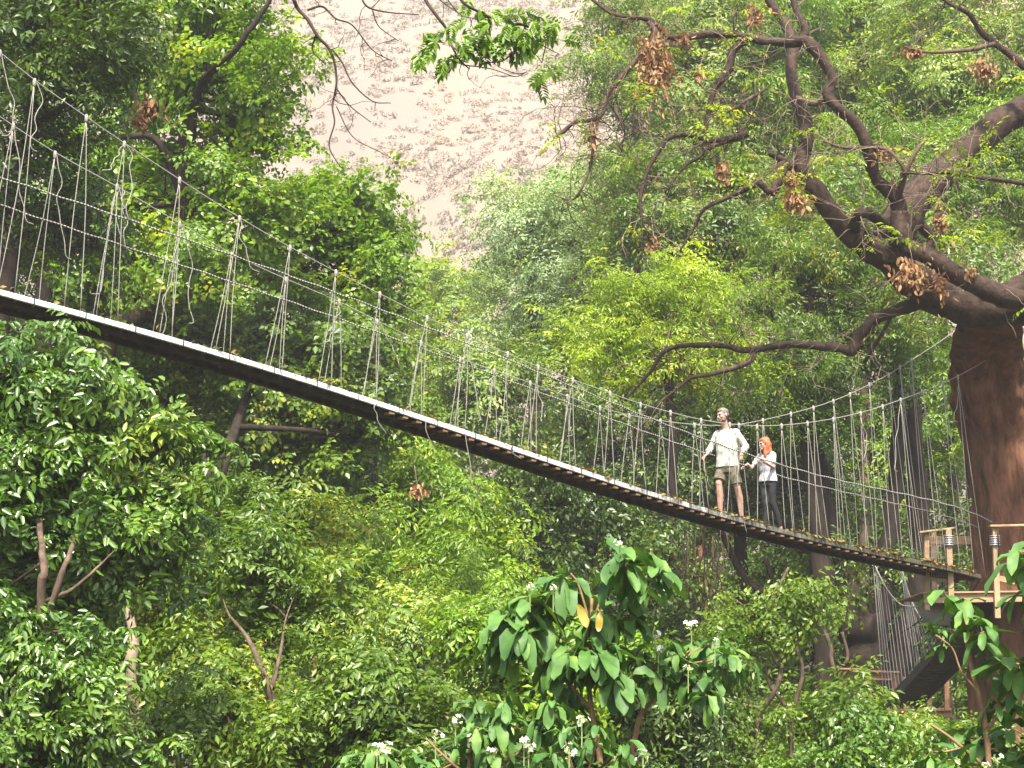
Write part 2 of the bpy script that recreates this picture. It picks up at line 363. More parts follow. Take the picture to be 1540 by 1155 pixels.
mx = N.new('ShaderNodeMixRGB'); L.new(mr.outputs[0], mx.inputs[0]); L.new(soil.outputs[0], mx.inputs[1]); L.new(dry.outputs[0], mx.inputs[2])
L.new(mx.outputs[0], b.inputs['Base Color']); b.inputs['Roughness'].default_value = .95
bu = N.new('ShaderNodeBump'); bu.inputs['Strength'].default_value = .25; bu.inputs['Distance'].default_value = .6; L.new(n1.outputs['Fac'], bu.inputs['Height']); L.new(bu.outputs[0], b.inputs['Normal'])
setp(link('ground', me, m), kind='structure')
# dry scrub on the far slope
def scrub(name, n, mat, size, seed, lab, cat, clump=0):
    g = np.random.default_rng(seed)
    y = g.uniform(120, 345, n); x = g.uniform(-.34, .34, n) * y + g.normal(0, 3, n)
    keep = sn(x, y, .06, seed) + g.normal(0, .45, n) > clump; x, y = x[keep], y[keep]
    P0 = np.stack([x, y, ground(x, y)], 1); S = g.uniform(.5, 1.3, len(P0)) * size
    k = 26; d = unit(g.normal(0, 1, (len(P0), k, 3))); d[..., 2] = np.abs(d[..., 2]) * .45
    P = P0[:, None] + d * S[:, None, None] * np.array([1.15, 1.15, .85]) * g.uniform(.6, 1.05, (len(P0), k, 1))
    D = d + g.normal(0, .5, d.shape); Nn = unit(d + g.normal(0, .4, d.shape)); Q = P.reshape(-1, 3)
    V = leaf_arrays(Q, np.cross(D.reshape(-1, 3), Nn.reshape(-1, 3)), Nn.reshape(-1, 3), np.repeat(S, k) * .62, np.repeat(S, k) * .36, False)
    setp(link(name, leaf_mesh(name, V, False), mat), lab, cat, kind='stuff')
scrub('hillside_scrub', 22000, M['scrub'], 0.60, 3, 'grey leafless scrub covering the pale hillside', 'scrub', -.6)
scrub('green_scrub', 700, M['scrubg'], 1.2, 5, 'sparse dull green bushes dotted over the pale hillside', 'scrub', .35)
# air
hz = MB(); hz.box((0, 185, 100), (520, 450, 226.0)); m = bpy.data.materials.new('haze_air'); m.use_nodes = True; nt = m.node_tree
nt.nodes.remove(nt.nodes['Principled BSDF']); pv = nt.nodes.new('ShaderNodeVolumePrincipled'); pv.inputs['Color'].default_value = (1, .975, .945, 1)
pv.inputs['Density'].default_value = HAZE; pv.inputs['Anisotropy'].default_value = .3
nt.links.new(pv.outputs[0], nt.nodes['Material Output'].inputs['Volume'])
if HAZE > 0: setp(hz.build('haze', m), kind='stuff')
# ------------------------------------------------------------------ trees
def T(name, label, Y, trunk, blobs, kind, mat, **k):
    # first trunk polyline continues down to the ground
    q = trunk[0][0]; p = at(q[0], q[1], Y); gz = float(ground(p[0], Y))
    if p[2] > gz - .2:
        r0 = ray(q[0], q[1]); py = q[1] + (p[2] - gz + .3) / Y * F_PX
        trunk = [[(q[0] - 4, py, q[2] * 1.15, q[3] if len(q) > 3 else 0)] + list(trunk[0])] + list(trunk[1:])
    cat = k.pop('cat', 'tree')
    return tree(name, label, cat, Y, trunk, blobs, kind, mat, **k)
# --- upper left
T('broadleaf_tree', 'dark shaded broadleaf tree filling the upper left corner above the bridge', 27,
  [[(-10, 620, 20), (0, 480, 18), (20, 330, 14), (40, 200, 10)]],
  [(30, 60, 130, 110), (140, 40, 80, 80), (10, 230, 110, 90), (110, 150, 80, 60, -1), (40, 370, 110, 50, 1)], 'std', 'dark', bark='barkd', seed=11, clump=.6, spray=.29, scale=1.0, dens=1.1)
T('maple_tree', 'tall sunlit green tree whose dark limb leans right beside the pale hillside gap', 33,
  [[(150, 600, 16), (208, 475, 15), (285, 395, 14), (283, 320, 13), (277, 250, 12), (290, 150, 9)], [(283, 220, 9, 0), (300, 130, 5.5, -.5), (345, 85, 5, -1.3), (380, 40, 4.2, -1.5), (412, -10, 3.5, -1.5)], [(283, 330, 7), (240, 215, 6), (180, 205, 5)]],
  [(250, 50, 80, 70, 1), (325, 40, 78, 85), (385, 55, 32, 60), (220, 130, 70, 60, 1), (340, 150, 74, 75), (385, 160, 36, 48), (362, 225, 48, 40), (330, 265, 60, 40), (200, 290, 110, 60, 1), (300, 400, 110, 60), (95, 330, 100, 60, 1), (395, 320, 26, 24), (180, 420, 120, 70, 1)], 'maple', 'bright', bark='barkd', seed=12, clump=.62, spray=.30, dens=.85)
T('maple_tree', 'rounded yellow green tree just left of the pale hillside, crossed by the bridge cables', 37,
  [[(560, 760, 10), (545, 600, 9), (520, 470, 8), (520, 350, 6)]],
  [(515, 308, 52, 34), (480, 335, 44, 34), (545, 350, 48, 50), (568, 405, 32, 52), (500, 410, 95, 55), (430, 420, 60, 50), (560, 465, 42, 38), (460, 292, 22, 16)], 'maple', 'bright', bark='barkd', seed=13, clump=.62, spray=.30, dens=1.1)
T('shade_tree', 'dark spreading tree with forked trunk standing under the left part of the bridge', 35,
  [[(318, 800, 12, -3.4), (326, 730, 10, -3.4), (350, 660, 7, -2.6), (380, 560, 6, 0)], [(322, 745, 6, -3.4), (308, 700, 5, -3), (300, 640, 4, -1)]],
  [(300, 560, 130, 60), (430, 590, 120, 75), (220, 500, 110, 60), (380, 680, 130, 50), (520, 560, 70, 80), (250, 640, 90, 60), (470, 500, 90, 50), (540, 660, 70, 45)], 'maple', 'mid', bark='barkd', seed=14, clump=.68, spray=.30)
T('shade_tree', 'dim olive tree deep behind the far left end of the bridge deck', 44,
  [[(100, 760, 14), (110, 560, 12), (120, 400, 9)]],
  [(60, 460, 130, 80), (180, 560, 140, 80), (60, 620, 140, 80), (200, 330, 110, 80), (330, 470, 100, 80)], 'std', 'mid', bark='barkd', seed=15, clump=.9, spray=.40, scale=1.25)
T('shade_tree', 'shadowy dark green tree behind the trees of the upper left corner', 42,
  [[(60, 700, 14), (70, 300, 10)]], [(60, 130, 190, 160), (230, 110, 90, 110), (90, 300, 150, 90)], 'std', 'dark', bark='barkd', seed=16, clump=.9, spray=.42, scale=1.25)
# --- lower left
T('broadleaf_tree', 'bright glossy broadleaf tree at the left edge below the bridge', 18,
  [[(62, 960, 6, -1.2), (66, 860, 5.5, -1.2), (60, 800, 4.5, -.6), (60, 740, 4)], [(70, 930, 5, -1.2), (97, 850, 4, -1.2), (118, 800, 3, -.6), (140, 740, 2)], [(68, 905, 3.5, -1.2), (110, 885, 2.4, -1.2), (150, 850, 1.6, -1), (175, 825, .8, -.6)]],
  [(15, 560, 70, 70), (90, 600, 90, 60), (170, 640, 80, 55), (235, 700, 60, 55), (80, 700, 110, 60), (170, 770, 100, 45), (30, 790, 90, 60), (10, 680, 90, 70), (120, 850, 130, 60, .6), (230, 800, 80, 60, .5), (20, 880, 80, 50, .5)], 'broad', 'glossy', bark='bark', seed=21, clump=.34, spray=.20, scale=.60, back=-.2)
T('understory_shrub', 'glossy green shrub at the bottom left corner of the view', 16.8,
  [[(60, 1220, 7), (55, 1100, 6), (50, 1000, 4)]], [(40, 985, 100, 50), (20, 1070, 110, 80), (140, 1050, 90, 70), (60, 1150, 120, 60)], 'broad', 'glossy', bark='barkr', seed=22, dens=.78, clump=.30, spray=.18, scale=.52)
T('slender_tree', 'slender tree with grey peeling trunk in the lower left thicket', 24,
  [[(215, 1230, 9, -3.2), (207, 1100, 8.5, -3.2), (197, 1010, 8, -3.2), (200, 950, 6.5, -2.8), (185, 900, 5, -1)]], [(190, 880, 110, 55), (270, 960, 80, 50), (130, 950, 80, 50), (220, 1060, 60, 40, -1)], 'std', 'mid', bark='twig', seed=23, dens=.78, clump=.42, spray=.24, scale=.85)
T('slender_tree', 'slim brown stemmed tree left of the lower middle thicket', 23,
  [[(412, 1230, 5, -3), (410, 1080, 4.6, -3), (400, 1020, 4, -3), (372, 960, 3, -2.4), (345, 925, 1.5, -1.6), (335, 900, .8, -1)], [(409, 1035, 3.6, -3), (422, 980, 2.2, -2.5), (430, 930, 1.2, -1.2), (445, 890, .7, -.6)]], [(350, 870, 110, 60), (430, 930, 90, 60), (340, 1000, 90, 55), (450, 1060, 70, 60)], 'std', 'mid', bark='bark', seed=24, dens=.78, clump=.42, spray=.24, scale=.85)
T('understory_shrub', 'mid green leafy bush below the dark forked tree', 27,
  [[(300, 1200, 6), (300, 950, 5)]], [(290, 835, 80, 30), (400, 790, 90, 45), (330, 850, 130, 50), (480, 850, 80, 60)], 'std', 'mid', bark='barkr', seed=25, clump=.45, spray=.25, scale=.85)
T('understory_shrub', 'dark leafy bush along the bottom edge left of centre', 20,
  [[(480, 1230, 6), (478, 1120, 5)]], [(300, 1110, 110, 55), (430, 1130, 110, 50), (530, 1090, 60, 50)], 'std', 'mid', bark='barkr', seed=26, dens=.78, clump=.34, spray=.20, scale=.75)
# --- lower middle
T('feathery_tree', 'bright feathery tree with hanging sprays left of the big leaved shrub', 29,
  [[(560, 1200, 7), (565, 1000, 6), (560, 880, 4)]], [(540, 850, 70, 60), (620, 900, 80, 55), (540, 930, 90, 50), (650, 850, 45, 45)], 'feather', 'bright', bark='barkr', seed=31, dens=.78, clump=.55, spray=.30)
T('slender_tree', 'bushy tree with bare tan branches below the bridge centre', 26,
  [[(600, 1200, 5), (600, 1060, 5), (612, 1000, 4), (590, 940, 3)], [(640, 1110, 5), (680, 1070, 3)]], [(560, 1010, 90, 60), (650, 980, 80, 60), (680, 1060, 70, 50), (580, 1090, 80, 40)], 'std', 'pale', bark='stem', seed=32, dens=.78, clump=.42, spray=.24, scale=.85)
T('feathery_tree', 'light green tree just under the middle of the bridge deck', 38,
  [[(620, 1100, 8), (610, 850, 7), (600, 700, 5)]], [(600, 690, 80, 50), (650, 760, 90, 60), (560, 740, 70, 50), (480, 740, 60, 50), (690, 820, 60, 60)], 'std', 'bright', bark='barkd', seed=33, clump=.7, spray=.33, scale=1.1)
T('shade_tree', 'dark small leaved tree hanging below the middle of the bridge', 40,
  [[(830, 1150, 9), (820, 900, 8), (800, 760, 6)], [(905, 1100, 5, 2), (912, 900, 5, 2), (870, 800, 4, 2)]], [(760, 740, 90, 50), (850, 760, 90, 50), (790, 830, 110, 60), (900, 830, 90, 60), (980, 800, 60, 45), (720, 880, 80, 50), (840, 900, 100, 50), (960, 890, 80, 60)], 'vine', 'dark', bark='barkd', seed=34, clump=.7, spray=.33, scale=1.15)
T('understory_shrub', 'yellow green sunlit bush behind the stem of the big leaved shrub', 22,
  [[(760, 1200, 5), (765, 1050, 4)]], [(740, 990, 75, 50), (820, 1020, 60, 55), (880, 1010, 50, 60), (790, 950, 50, 40), (760, 1080, 80, 40)], 'std', 'bright', bark='stem', seed=35, dens=.78, clump=.34, spray=.20, scale=.8)
T('shade_tree', 'dark thicket tree under the walkers with vines below the bridge', 41,
  [[(1060, 1150, 9), (1062, 950, 8), (1050, 820, 6)]], [(1040, 830, 60, 40, 1), (960, 960, 80, 60, 1), (1020, 1000, 70, 80, 1), (1000, 1090, 110, 60)], 'vine', 'dark', bark='barkr', seed=36, clump=.6, spray=.32, dens=.7)
# --- centre
T('rain_tree', 'big pale grey green round crowned tree right of the hillside gap', 58,
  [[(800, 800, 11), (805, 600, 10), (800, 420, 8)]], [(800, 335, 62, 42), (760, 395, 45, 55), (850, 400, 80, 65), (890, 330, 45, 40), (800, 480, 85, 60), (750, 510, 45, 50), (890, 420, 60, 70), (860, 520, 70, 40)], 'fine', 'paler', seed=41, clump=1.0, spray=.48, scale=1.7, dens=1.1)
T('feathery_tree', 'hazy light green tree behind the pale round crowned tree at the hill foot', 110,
  [[(860, 700, 7), (850, 400, 5)]], [(850, 310, 50, 35), (880, 290, 40, 35), (860, 370, 80, 50)], 'far', 'paler', seed=42, clump=1.3, spray=.7, scale=1.0)
T('rain_tree', 'soft green tree seen through the bridge ropes right of centre', 50,
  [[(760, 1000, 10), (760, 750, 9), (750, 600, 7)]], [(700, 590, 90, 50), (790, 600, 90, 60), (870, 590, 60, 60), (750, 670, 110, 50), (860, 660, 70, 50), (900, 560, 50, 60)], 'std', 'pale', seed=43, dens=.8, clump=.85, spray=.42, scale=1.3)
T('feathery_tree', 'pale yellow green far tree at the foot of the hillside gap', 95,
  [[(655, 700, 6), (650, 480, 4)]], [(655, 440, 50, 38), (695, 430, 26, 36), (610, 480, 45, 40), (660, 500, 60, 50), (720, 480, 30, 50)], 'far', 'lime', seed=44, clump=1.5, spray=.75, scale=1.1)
T('feathery_tree', 'pale sunlit tree seen through the netting left of centre', 62,
  [[(620, 900, 7), (620, 620, 5)]], [(620, 560, 80, 50), (680, 640, 70, 50), (590, 640, 60, 50), (640, 710, 80, 50)], 'far', 'lime', seed=45, clump=1.0, spray=.6, scale=.8)
T('lime_tree', 'vivid lime green tree in the centre right above the bridge', 40,
  [[(1010, 900, 8), (1010, 650, 7), (1000, 520, 5)]], [(970, 440, 60, 34), (1045, 430, 55, 32), (930, 490, 45, 32), (1010, 490, 80, 34), (985, 540, 90, 30), (1095, 470, 50, 40), (1080, 545, 60, 28), (920, 540, 30, 24)], 'feather', 'lime', bark='barkd', seed=46, clump=.55, spray=.34, scale=.95, dens=1.1)
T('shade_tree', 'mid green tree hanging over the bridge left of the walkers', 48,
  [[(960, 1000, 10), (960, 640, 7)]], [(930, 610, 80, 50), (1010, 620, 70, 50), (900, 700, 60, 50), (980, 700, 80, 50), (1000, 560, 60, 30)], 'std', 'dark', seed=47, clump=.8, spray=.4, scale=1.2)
T('canopy_tree', 'deep green drooping canopy beneath the curved limb of the big brown tree', 42,
  [[(1240, 1000, 16), (1232, 800, 14), (1215, 650, 12), (1200, 520, 9)]], [(1165, 400, 50, 50), (1220, 400, 80, 60), (1270, 460, 90, 55), (1180, 500, 90, 50), (1290, 540, 80, 45), (1165, 560, 55, 40), (1230, 590, 90, 40), (1330, 480, 50, 50)], 'feather', 'mid', bark='barkd', seed=48, clump=.62, spray=.36, scale=1.0)
# --- upper right
UR = [('tall thin leaved tree at the left edge of the upper right canopy', 52, [(935, 40, 48, 56), (940, 120, 46, 64), (970, 220, 72, 56), (945, 300, 52, 46), (985, 60, 50, 60)], 'pale', (960, 520)),
      ('pale sunlit tree behind the hanging brown dead leaves', 54, [(1060, 50, 90, 70), (1040, 150, 70, 70), (1110, 120, 70, 70), (1060, 240, 80, 60)], 'pale', (1060, 540)),
      ('green tree below the crooked branch in the middle of the canopy', 50, [(1010, 330, 80, 60), (1090, 330, 80, 60), (960, 380, 50, 40), (1120, 380, 70, 50)], 'mid', (1050, 640)),
      ('bright feathery tree framed between the two bent limbs', 53, [(1180, 60, 70, 70), (1200, 180, 60, 70), (1250, 250, 70, 60), (1150, 270, 60, 60)], 'bright', (1190, 600)),
      ('leafy light green tree at the top right of the canopy', 55, [(1290, 50, 90, 70), (1320, 150, 90, 70), (1290, 110, 90, 60)], 'pale', (1300, 560)),
      ('sunlit pale tree filling the top right corner', 52, [(1430, 50, 90, 70), (1510, 90, 70, 80), (1420, 150, 90, 70), (1530, 20, 60, 60)], 'pale', (1460, 560)),
      ('bright green tree behind the thick bare limb at the right edge', 50, [(1380, 240, 90, 60), (1470, 260, 90, 70), (1540, 220, 70, 70), (1420, 330, 90, 50), (1520, 340, 70, 60)], 'bright', (1430, 640)),
      ('shaded green tree behind the fork of the big brown limb', 48, [(1290, 310, 90, 60), (1230, 340, 60, 50), (1350, 400, 80, 60), (1460, 420, 90, 50)], 'mid', (1300, 640))]
for n_, (lb, Y, bl, mt, tr) in enumerate(UR):
    T('canopy_tree', lb, Y, [[(tr[0], tr[1] + 300, 9), (tr[0], tr[1], 8), (bl[0][0] + 20, bl[0][1] + 60, 5)]], bl, ['feather', 'fine', 'std'][n_ % 3], mt, seed=60 + n_, clump=.85, spray=.42, scale=[1.25, 1.9, 1.3][n_ % 3], group='tall trees behind the big brown tree')
T('canopy_tree', 'distant dark green trees showing through gaps of the upper right canopy', 66, [[(1200, 900, 10), (1200, 300, 8)]],
  [(990, 120, 50, 120, 2), (1100, 200, 130, 140), (1300, 220, 150, 140), (1480, 200, 140, 150), (1200, 30, 180, 80), (1430, 20, 160, 80), (1040, 330, 120, 80)], 'far', 'mid', seed=70, clump=1.4, spray=.7, scale=1.1)
# --- right, behind the bridge ropes
T('shade_tree', 'dappled tree behind the rope hangers right of the walkers', 49, [[(1290, 1100, 10), (1300, 760, 8)]],
  [(1180, 690, 90, 50), (1280, 680, 80, 60), (1370, 620, 80, 60), (1430, 560, 70, 60), (1300, 770, 90, 50), (1400, 720, 70, 60)], 'std', 'bright', bark='barkd', seed=81, clump=.8, spray=.4, scale=1.1, dens=.8)
T('shade_tree', 'dark leafy tree directly behind the two walkers', 46, [[(1120, 1100, 12), (1110, 760, 9)]],
  [(1080, 640, 60, 60), (1150, 650, 70, 60), (1120, 740, 80, 60), (1050, 730, 60, 50), (1210, 760, 60, 50)], 'std', 'dark', bark='barkd', seed=82, clump=.75, spray=.38, scale=1.15)
T('shade_tree', 'gloomy tree behind the many stemmed trunk below the bridge', 50, [[(1180, 1150, 14), (1185, 900, 11)]],
  [(1150, 840, 80, 45), (1240, 870, 90, 60), (1340, 830, 80, 60), (1130, 940, 70, 60), (1230, 980, 90, 60), (1420, 860, 60, 60), (1350, 950, 90, 60)], 'std', 'mid', bark='barkd', seed=83, clump=.8, spray=.4, scale=1.2, dens=.9)
T('multi_stem_tree', 'dark many stemmed tree spreading above the lower wooden platform', 43,
  [[(1305, 1120, 40), (1300, 1000, 36), (1290, 930, 30), (1262, 880, 20), (1230, 830, 13), (1200, 800, 9), (1150, 770, 6)],
   [(1300, 990, 30), (1318, 920, 22), (1330, 840, 15), (1345, 740, 12), (1352, 620, 9), (1350, 520, 7)],
   [(1290, 960, 22), (1262, 850, 15), (1240, 750, 12), (1232, 690, 10), (1200, 560, 8)],
   [(1330, 1050, 28, 1), (1375, 930, 22, 1), (1385, 830, 18, 1), (1378, 700, 15, 1), (1372, 580, 11, 1)],
   [(1290, 940, 15), (1210, 905, 9), (1130, 880, 6), (1080, 790, 4)], [(1240, 860, 8), (1180, 900, 6), (1150, 840, 4)]],
  [(1200, 830, 50, 30), (1290, 860, 50, 25), (1350, 560, 50, 40), (1240, 620, 50, 40)], 'std', 'dark', bark='barkd', seed=84, clump=.6, spray=.34, dens=.6, limbs=True)
# --- lower right
T('young_tree', 'small yellow green tree with bare crooked stems below the walkers', 26,
  [[(1138, 1230, 4.5), (1138, 1130, 4.2), (1143, 1076, 4), (1165, 1039, 4), (1174, 1008, 3.6), (1162, 981, 3), (1165, 934, 3), (1170, 890, 2.5), (1186, 853, 2)],
   [(1190, 1230, 5), (1189, 1110, 4), (1186, 1069, 3.5), (1159, 1032, 3), (1150, 1000, 2)], [(1188, 1080, 3.5), (1204, 1029, 3.2), (1206, 1001, 3), (1199, 968, 2), (1215, 930, 2)]],
  [(1120, 925, 40, 18), (1170, 900, 50, 16), (1230, 905, 40, 18), (1090, 955, 28, 20), (1140, 960, 30, 16), (1200, 945, 36, 14), (1062, 1035, 25, 22), (1105, 1060, 30, 22), (1075, 1095, 30, 20), (1180, 1075, 26, 16), (1130, 1120, 40, 20), (1060, 1140, 50, 18)], 'vine', 'ygreen', bark='bark', seed=91, clump=.20, spray=.19, dens=.5, scale=.8, limbs=True)
T('understory_shrub', 'round leafy green shrub in front of the lower wooden platform', 17,
  [[(1300, 1240, 6), (1300, 1130, 5)]], [(1275, 1145, 60, 22), (1330, 1128, 30, 18), (1312, 1100, 10, 14), (1210, 1160, 50, 18), (1390, 1160, 55, 20), (1300, 1180, 110, 30)], 'vine', 'glossy', bark='stem', seed=92, clump=.22, spray=.15, scale=.62, back=-.2)
T('understory_shrub', 'dull green shrub behind the young yellow green tree', 31,
  [[(1240, 1200, 6), (1240, 1060, 4)]], [(1225, 1100, 45, 40), (1020, 1130, 60, 40)], 'std', 'mid', bark='stem', seed=93, clump=.5, spray=.28)
T('understory_shrub', 'green bush under the upper platform beside the red brown trunk', 34,
  [[(1430, 1300, 6), (1440, 1130, 5)]], [(1470, 1120, 50, 30), (1490, 1150, 70, 40), (1420, 1150, 60, 25)], 'std', 'mid', bark='stem', seed=94, clump=.5, spray=.28)
T('broadleaf_tree', 'leafy green tree between the glossy left edge tree and the dark forked tree', 30,
  [[(240, 1100, 7), (230, 900, 6), (220, 760, 5)]], [(190, 760, 70, 50), (200, 840, 110, 60), (120, 900, 120, 60), (330, 900, 100, 60), (60, 860, 100, 60)], 'std', 'mid', bark='barkd', seed=101, clump=.55, spray=.28)
T('understory_shrub', 'mottled leafy shrub in the very middle of the bottom left thicket', 21.5,
  [[(270, 1230, 5), (265, 1080, 4)]], [(270, 1010, 80, 50), (200, 1130, 90, 60), (330, 1060, 70, 60), (120, 1120, 70, 60), (400, 1100, 70, 50)], 'std', 'mid', bark='barkr', seed=102, dens=.78, clump=.32, spray=.19, scale=.78)
T('understory_shrub', 'dense mid green shrub below the feathery tree near the bottom edge', 19.5,
  [[(560, 1250, 5), (555, 1150, 4)]], [(500, 1040, 70, 60), (560, 1090, 80, 60), (640, 1130, 70, 50), (470, 1120, 60, 50), (600, 1160, 90, 40)], 'std', 'mid', bark='barkr', seed=103, dens=.78, clump=.32, spray=.19, scale=.75)
T('feathery_tree', 'light green tree behind the first hanging twigs of the flowering shrubs', 32,
  [[(720, 1200, 6), (720, 1000, 5)]], [(700, 930, 70, 60), (760, 900, 60, 50), (640, 890, 60, 50), (720, 1010, 80, 50)], 'std', 'bright', bark='barkr', seed=104, dens=.78, clump=.55, spray=.28)
T('shade_tree', 'deep green tree filling the gap between forked tree and bridge deck', 40,
  [[(480, 1000, 9), (480, 760, 7)]], [(440, 720, 100, 60), (520, 700, 80, 60), (380, 790, 100, 60), (560, 640, 60, 50), (330, 700, 80, 60)], 'maple', 'mid', bark='barkd', seed=105, clump=.7, spray=.33)
T('understory_shrub', 'shadowed shrub under the white blossoms of the bottom edge', 23, [[(960, 1250, 5), (960, 1150, 4)]],
  [(900, 1090, 80, 60), (980, 1080, 70, 60), (1030, 1060, 50, 60), (850, 1130, 80, 50), (1000, 1150, 80, 40)], 'std', 'dark', bark='barkr', seed=106, clump=.34, spray=.20, scale=.8)
T('understory_shrub', 'green shrub in the lower right between young tree and timber platform', 29, [[(1290, 1230, 5), (1290, 1100, 4)]],
  [(1240, 1085, 40, 30), (1320, 1140, 80, 40), (1250, 1120, 60, 40), (1400, 1140, 60, 30)], 'std', 'mid', bark='barkr', seed=107, clump=.5, spray=.28)
# ground cover that nobody could count
ub = []
for (x, y, rx, ry, Y) in [(100, 1000, 260, 140, 34), (400, 980, 260, 130, 40), (700, 1000, 250, 120, 44), (250, 800, 220, 120, 46), (950, 1040, 220, 90, 46), (1200, 1080, 200, 80, 50), (1450, 1020, 200, 100, 52),
                          (560, 780, 160, 100, 56), (150, 600, 230, 160, 52), (400, 600, 190, 130, 50), (1050, 860, 250, 120, 56), (1300, 880, 250, 140, 58), (800, 760, 220, 130, 60), (1200, 640, 260, 150, 62), (950, 560, 180, 120, 66), (1450, 640, 180, 200, 64)]:
    ub.append((at(x, y, Y), (m_of(rx, Y), 1.6, m_of(ry, Y))))
me, _ = crown_mesh('undergrowth', ub, 'far', 500, 1.15, .58, .8, .85)
setp(link('undergrowth', me, M['mid']), 'dim mass of undergrowth and leaves filling the gully behind the trees', 'undergrowth', kind='stuff')
# ------------------------------------------------------------------ rope bridge
DIR = np.array([.748, .664, 0.]); NRM = np.array([-.664, .748, 0.]); A0 = np.array([-5.81, 21.7, 0.])
WID = .60
def onp(px, py, off=0.0):
    r = ray(px, py); t = ((A0 + NRM * off) @ NRM) / (r @ NRM); P = r * t
    return (P - A0 - NRM * off) @ DIR, P[2]
def P3(s, z, off=0.0):
    s = np.asarray(s, float); z = np.asarray(z, float)
    return A0 + NRM * off + s[..., None] * DIR + z[..., None] * np.array([0, 0, 1.])
def curve(pts, off, lo=None, hi=None, fit=None):
    S = np.array([onp(x, y, off) for x, y in pts]); s, z = S[:, 0], S[:, 1]
    k = np.polyfit(s, z, fit) if fit else None
    def f(q):
        q = np.asarray(q, float)
        if k is not None: return np.polyval(k, q)
        r = np.interp(q, s, z)
        r = np.where(q < s[0], z[0] + (q - s[0]) * (z[1] - z[0]) / (s[1] - s[0]), r)
        return np.where(q > s[-1], z[-1] + (q - s[-1]) * (z[-1] - z[-2]) / (s[-1] - s[-2]), r)
    return f, s
DECK = [(0, 437), (100, 461), (200, 489), (300, 521), (400, 550), (500, 581), (570, 604), (640, 627), (700, 648), (800, 682), (900, 712), (1000, 745), (1080, 771), (1140, 788), (1200, 803), (1300, 825), (1400, 846), (1480, 866)]
NC = [(0, 79), (52, 122), (130, 176), (187, 216), (270, 270), (360, 328), (436, 372), (505, 409), (571, 442), (642, 478), (702, 505), (763, 532), (809, 552), (861, 571), (917, 591), (963, 608), (1008, 620), (1054, 632), (1097, 638), (1138, 641), (1175, 640), (1214, 636), (1253, 630), (1294, 621), (1327, 611), (1354, 601), (1388, 589), (1418, 576), (1440, 566), (1462, 554), (1493, 535), (1527, 515)]
FC = [(20, 189), (83, 231), (176, 280), (270, 336), (348, 383), (430, 420), (510, 453), (567, 483), (633, 515), (692, 540), (743, 557), (797, 576), (853, 596), (902, 613), (946, 625), (993, 633), (1044, 639), (1090, 641), (1111, 639), (1147, 632), (1189, 622), (1223, 613), (1253, 603), (1278, 593), (1307, 578), (1336, 564), (1353, 552), (1370, 542), (1410, 516), (1450, 488)]
NH = [(0, 267), (105, 301), (176, 324), (270, 357), (355, 383), (439, 417), (510, 444), (564, 464), (642, 493), (699, 514), (763, 540), (814, 562), (868, 583), (919, 602), (963, 621), (1020, 645), (1064, 665), (1104, 681), (1145, 692), (1182, 702), (1236, 713), (1290, 725), (1324, 734), (1359, 744), (1427, 763), (1494, 785)]
FH = [(0, 309), (90, 338), (169, 363), (236, 387), (351, 424), (420, 449), (490, 473), (571, 503), (632, 524), (692, 545), (743, 564), (797, 584), (853, 603), (908, 623), (949, 640), (993, 658), (1030, 674), (1056, 684), (1119, 702), (1169, 714), (1220, 725), (1286, 741), (1338, 756), (1410, 776), (1470, 792)]
fd, sd_ = curve(DECK, 0, fit=5); fnc, snc = curve(NC, 0); ffc, sfc = curve(FC, WID); fnh, snh = curve(NH, 0, fit=6); ffh, sfh = curve(FH, WID, fit=6)
S0, S1 = -4.5, float(sd_[-1])
bridge = empty('rope_bridge', P3(S1, fd(S1)), 'long sagging rope bridge with net sides that carries the two walkers across the treetops', 'suspension bridge')
ss = np.linspace(S0, S1, 150)
def smooth(v, k=2):
    v = np.array(v, float)
    for _ in range(k): v[1:-1] = (v[:-2] + 2 * v[1:-1] + v[2:]) / 4
    return v
sag = lambda f, s: f(s)
# deck planks and side rails
mb = MB(); g = np.random.default_rng(5)
step = .235; q = S0
while q < S1:
    a = P3(q, fd(q) - .048, .03); b_ = P3(q, fd(q) - .048, WID - .03)
    dz = float(fd(q + .1) - fd(q)) / .1
    Mx = Matrix((Vector((DIR[0], DIR[1], dz)).normalized(), Vector(NRM), Vector((0, 0, 1)))).transposed()
    mb.box((a + b_) / 2, (step * .93, WID - .05, .028), Mx); q += step
mb.build('deck_planks', M['under'], bridge)
for off, nm in ((0.0, 'deck_rail'), (WID, 'deck_rail')):
    mb = MB(); q = S0; sx_ = list(np.arange(S0, S1 + .01, .5))
    for a, b_ in zip(sx_[:-1], sx_[1:]):
        mb.beam(P3(a, fd(a) - .035, off), P3(b_ - .006, fd(b_ - .006) - .035, off),   .04, .070)
    mb.build(nm, M['alu'], bridge, bevel=.006)
mb = MB()
for off in (.16, WID - .10):   # dark timber bearers under the planks
    for a, b_ in zip(sx_[:-1], sx_[1:]): mb.beam(P3(a, fd(a) - .095, off), P3(b_, fd(b_) - .095, off), .07, .055)
mb.build('bearer', M['under'], bridge)
q = 5.6; k = 0
while k < 52:       # wooden rung ends showing under the deck edge
    mb = MB(); mb.box(P3(q, fd(q) - .100, .055), (.09, .12, .03), Matrix.Rotation(math.atan2(DIR[1], DIR[0]), 3, 'Z'))
    mb.build('rung_end', M['woodd'], bridge); q += .235; k += 1
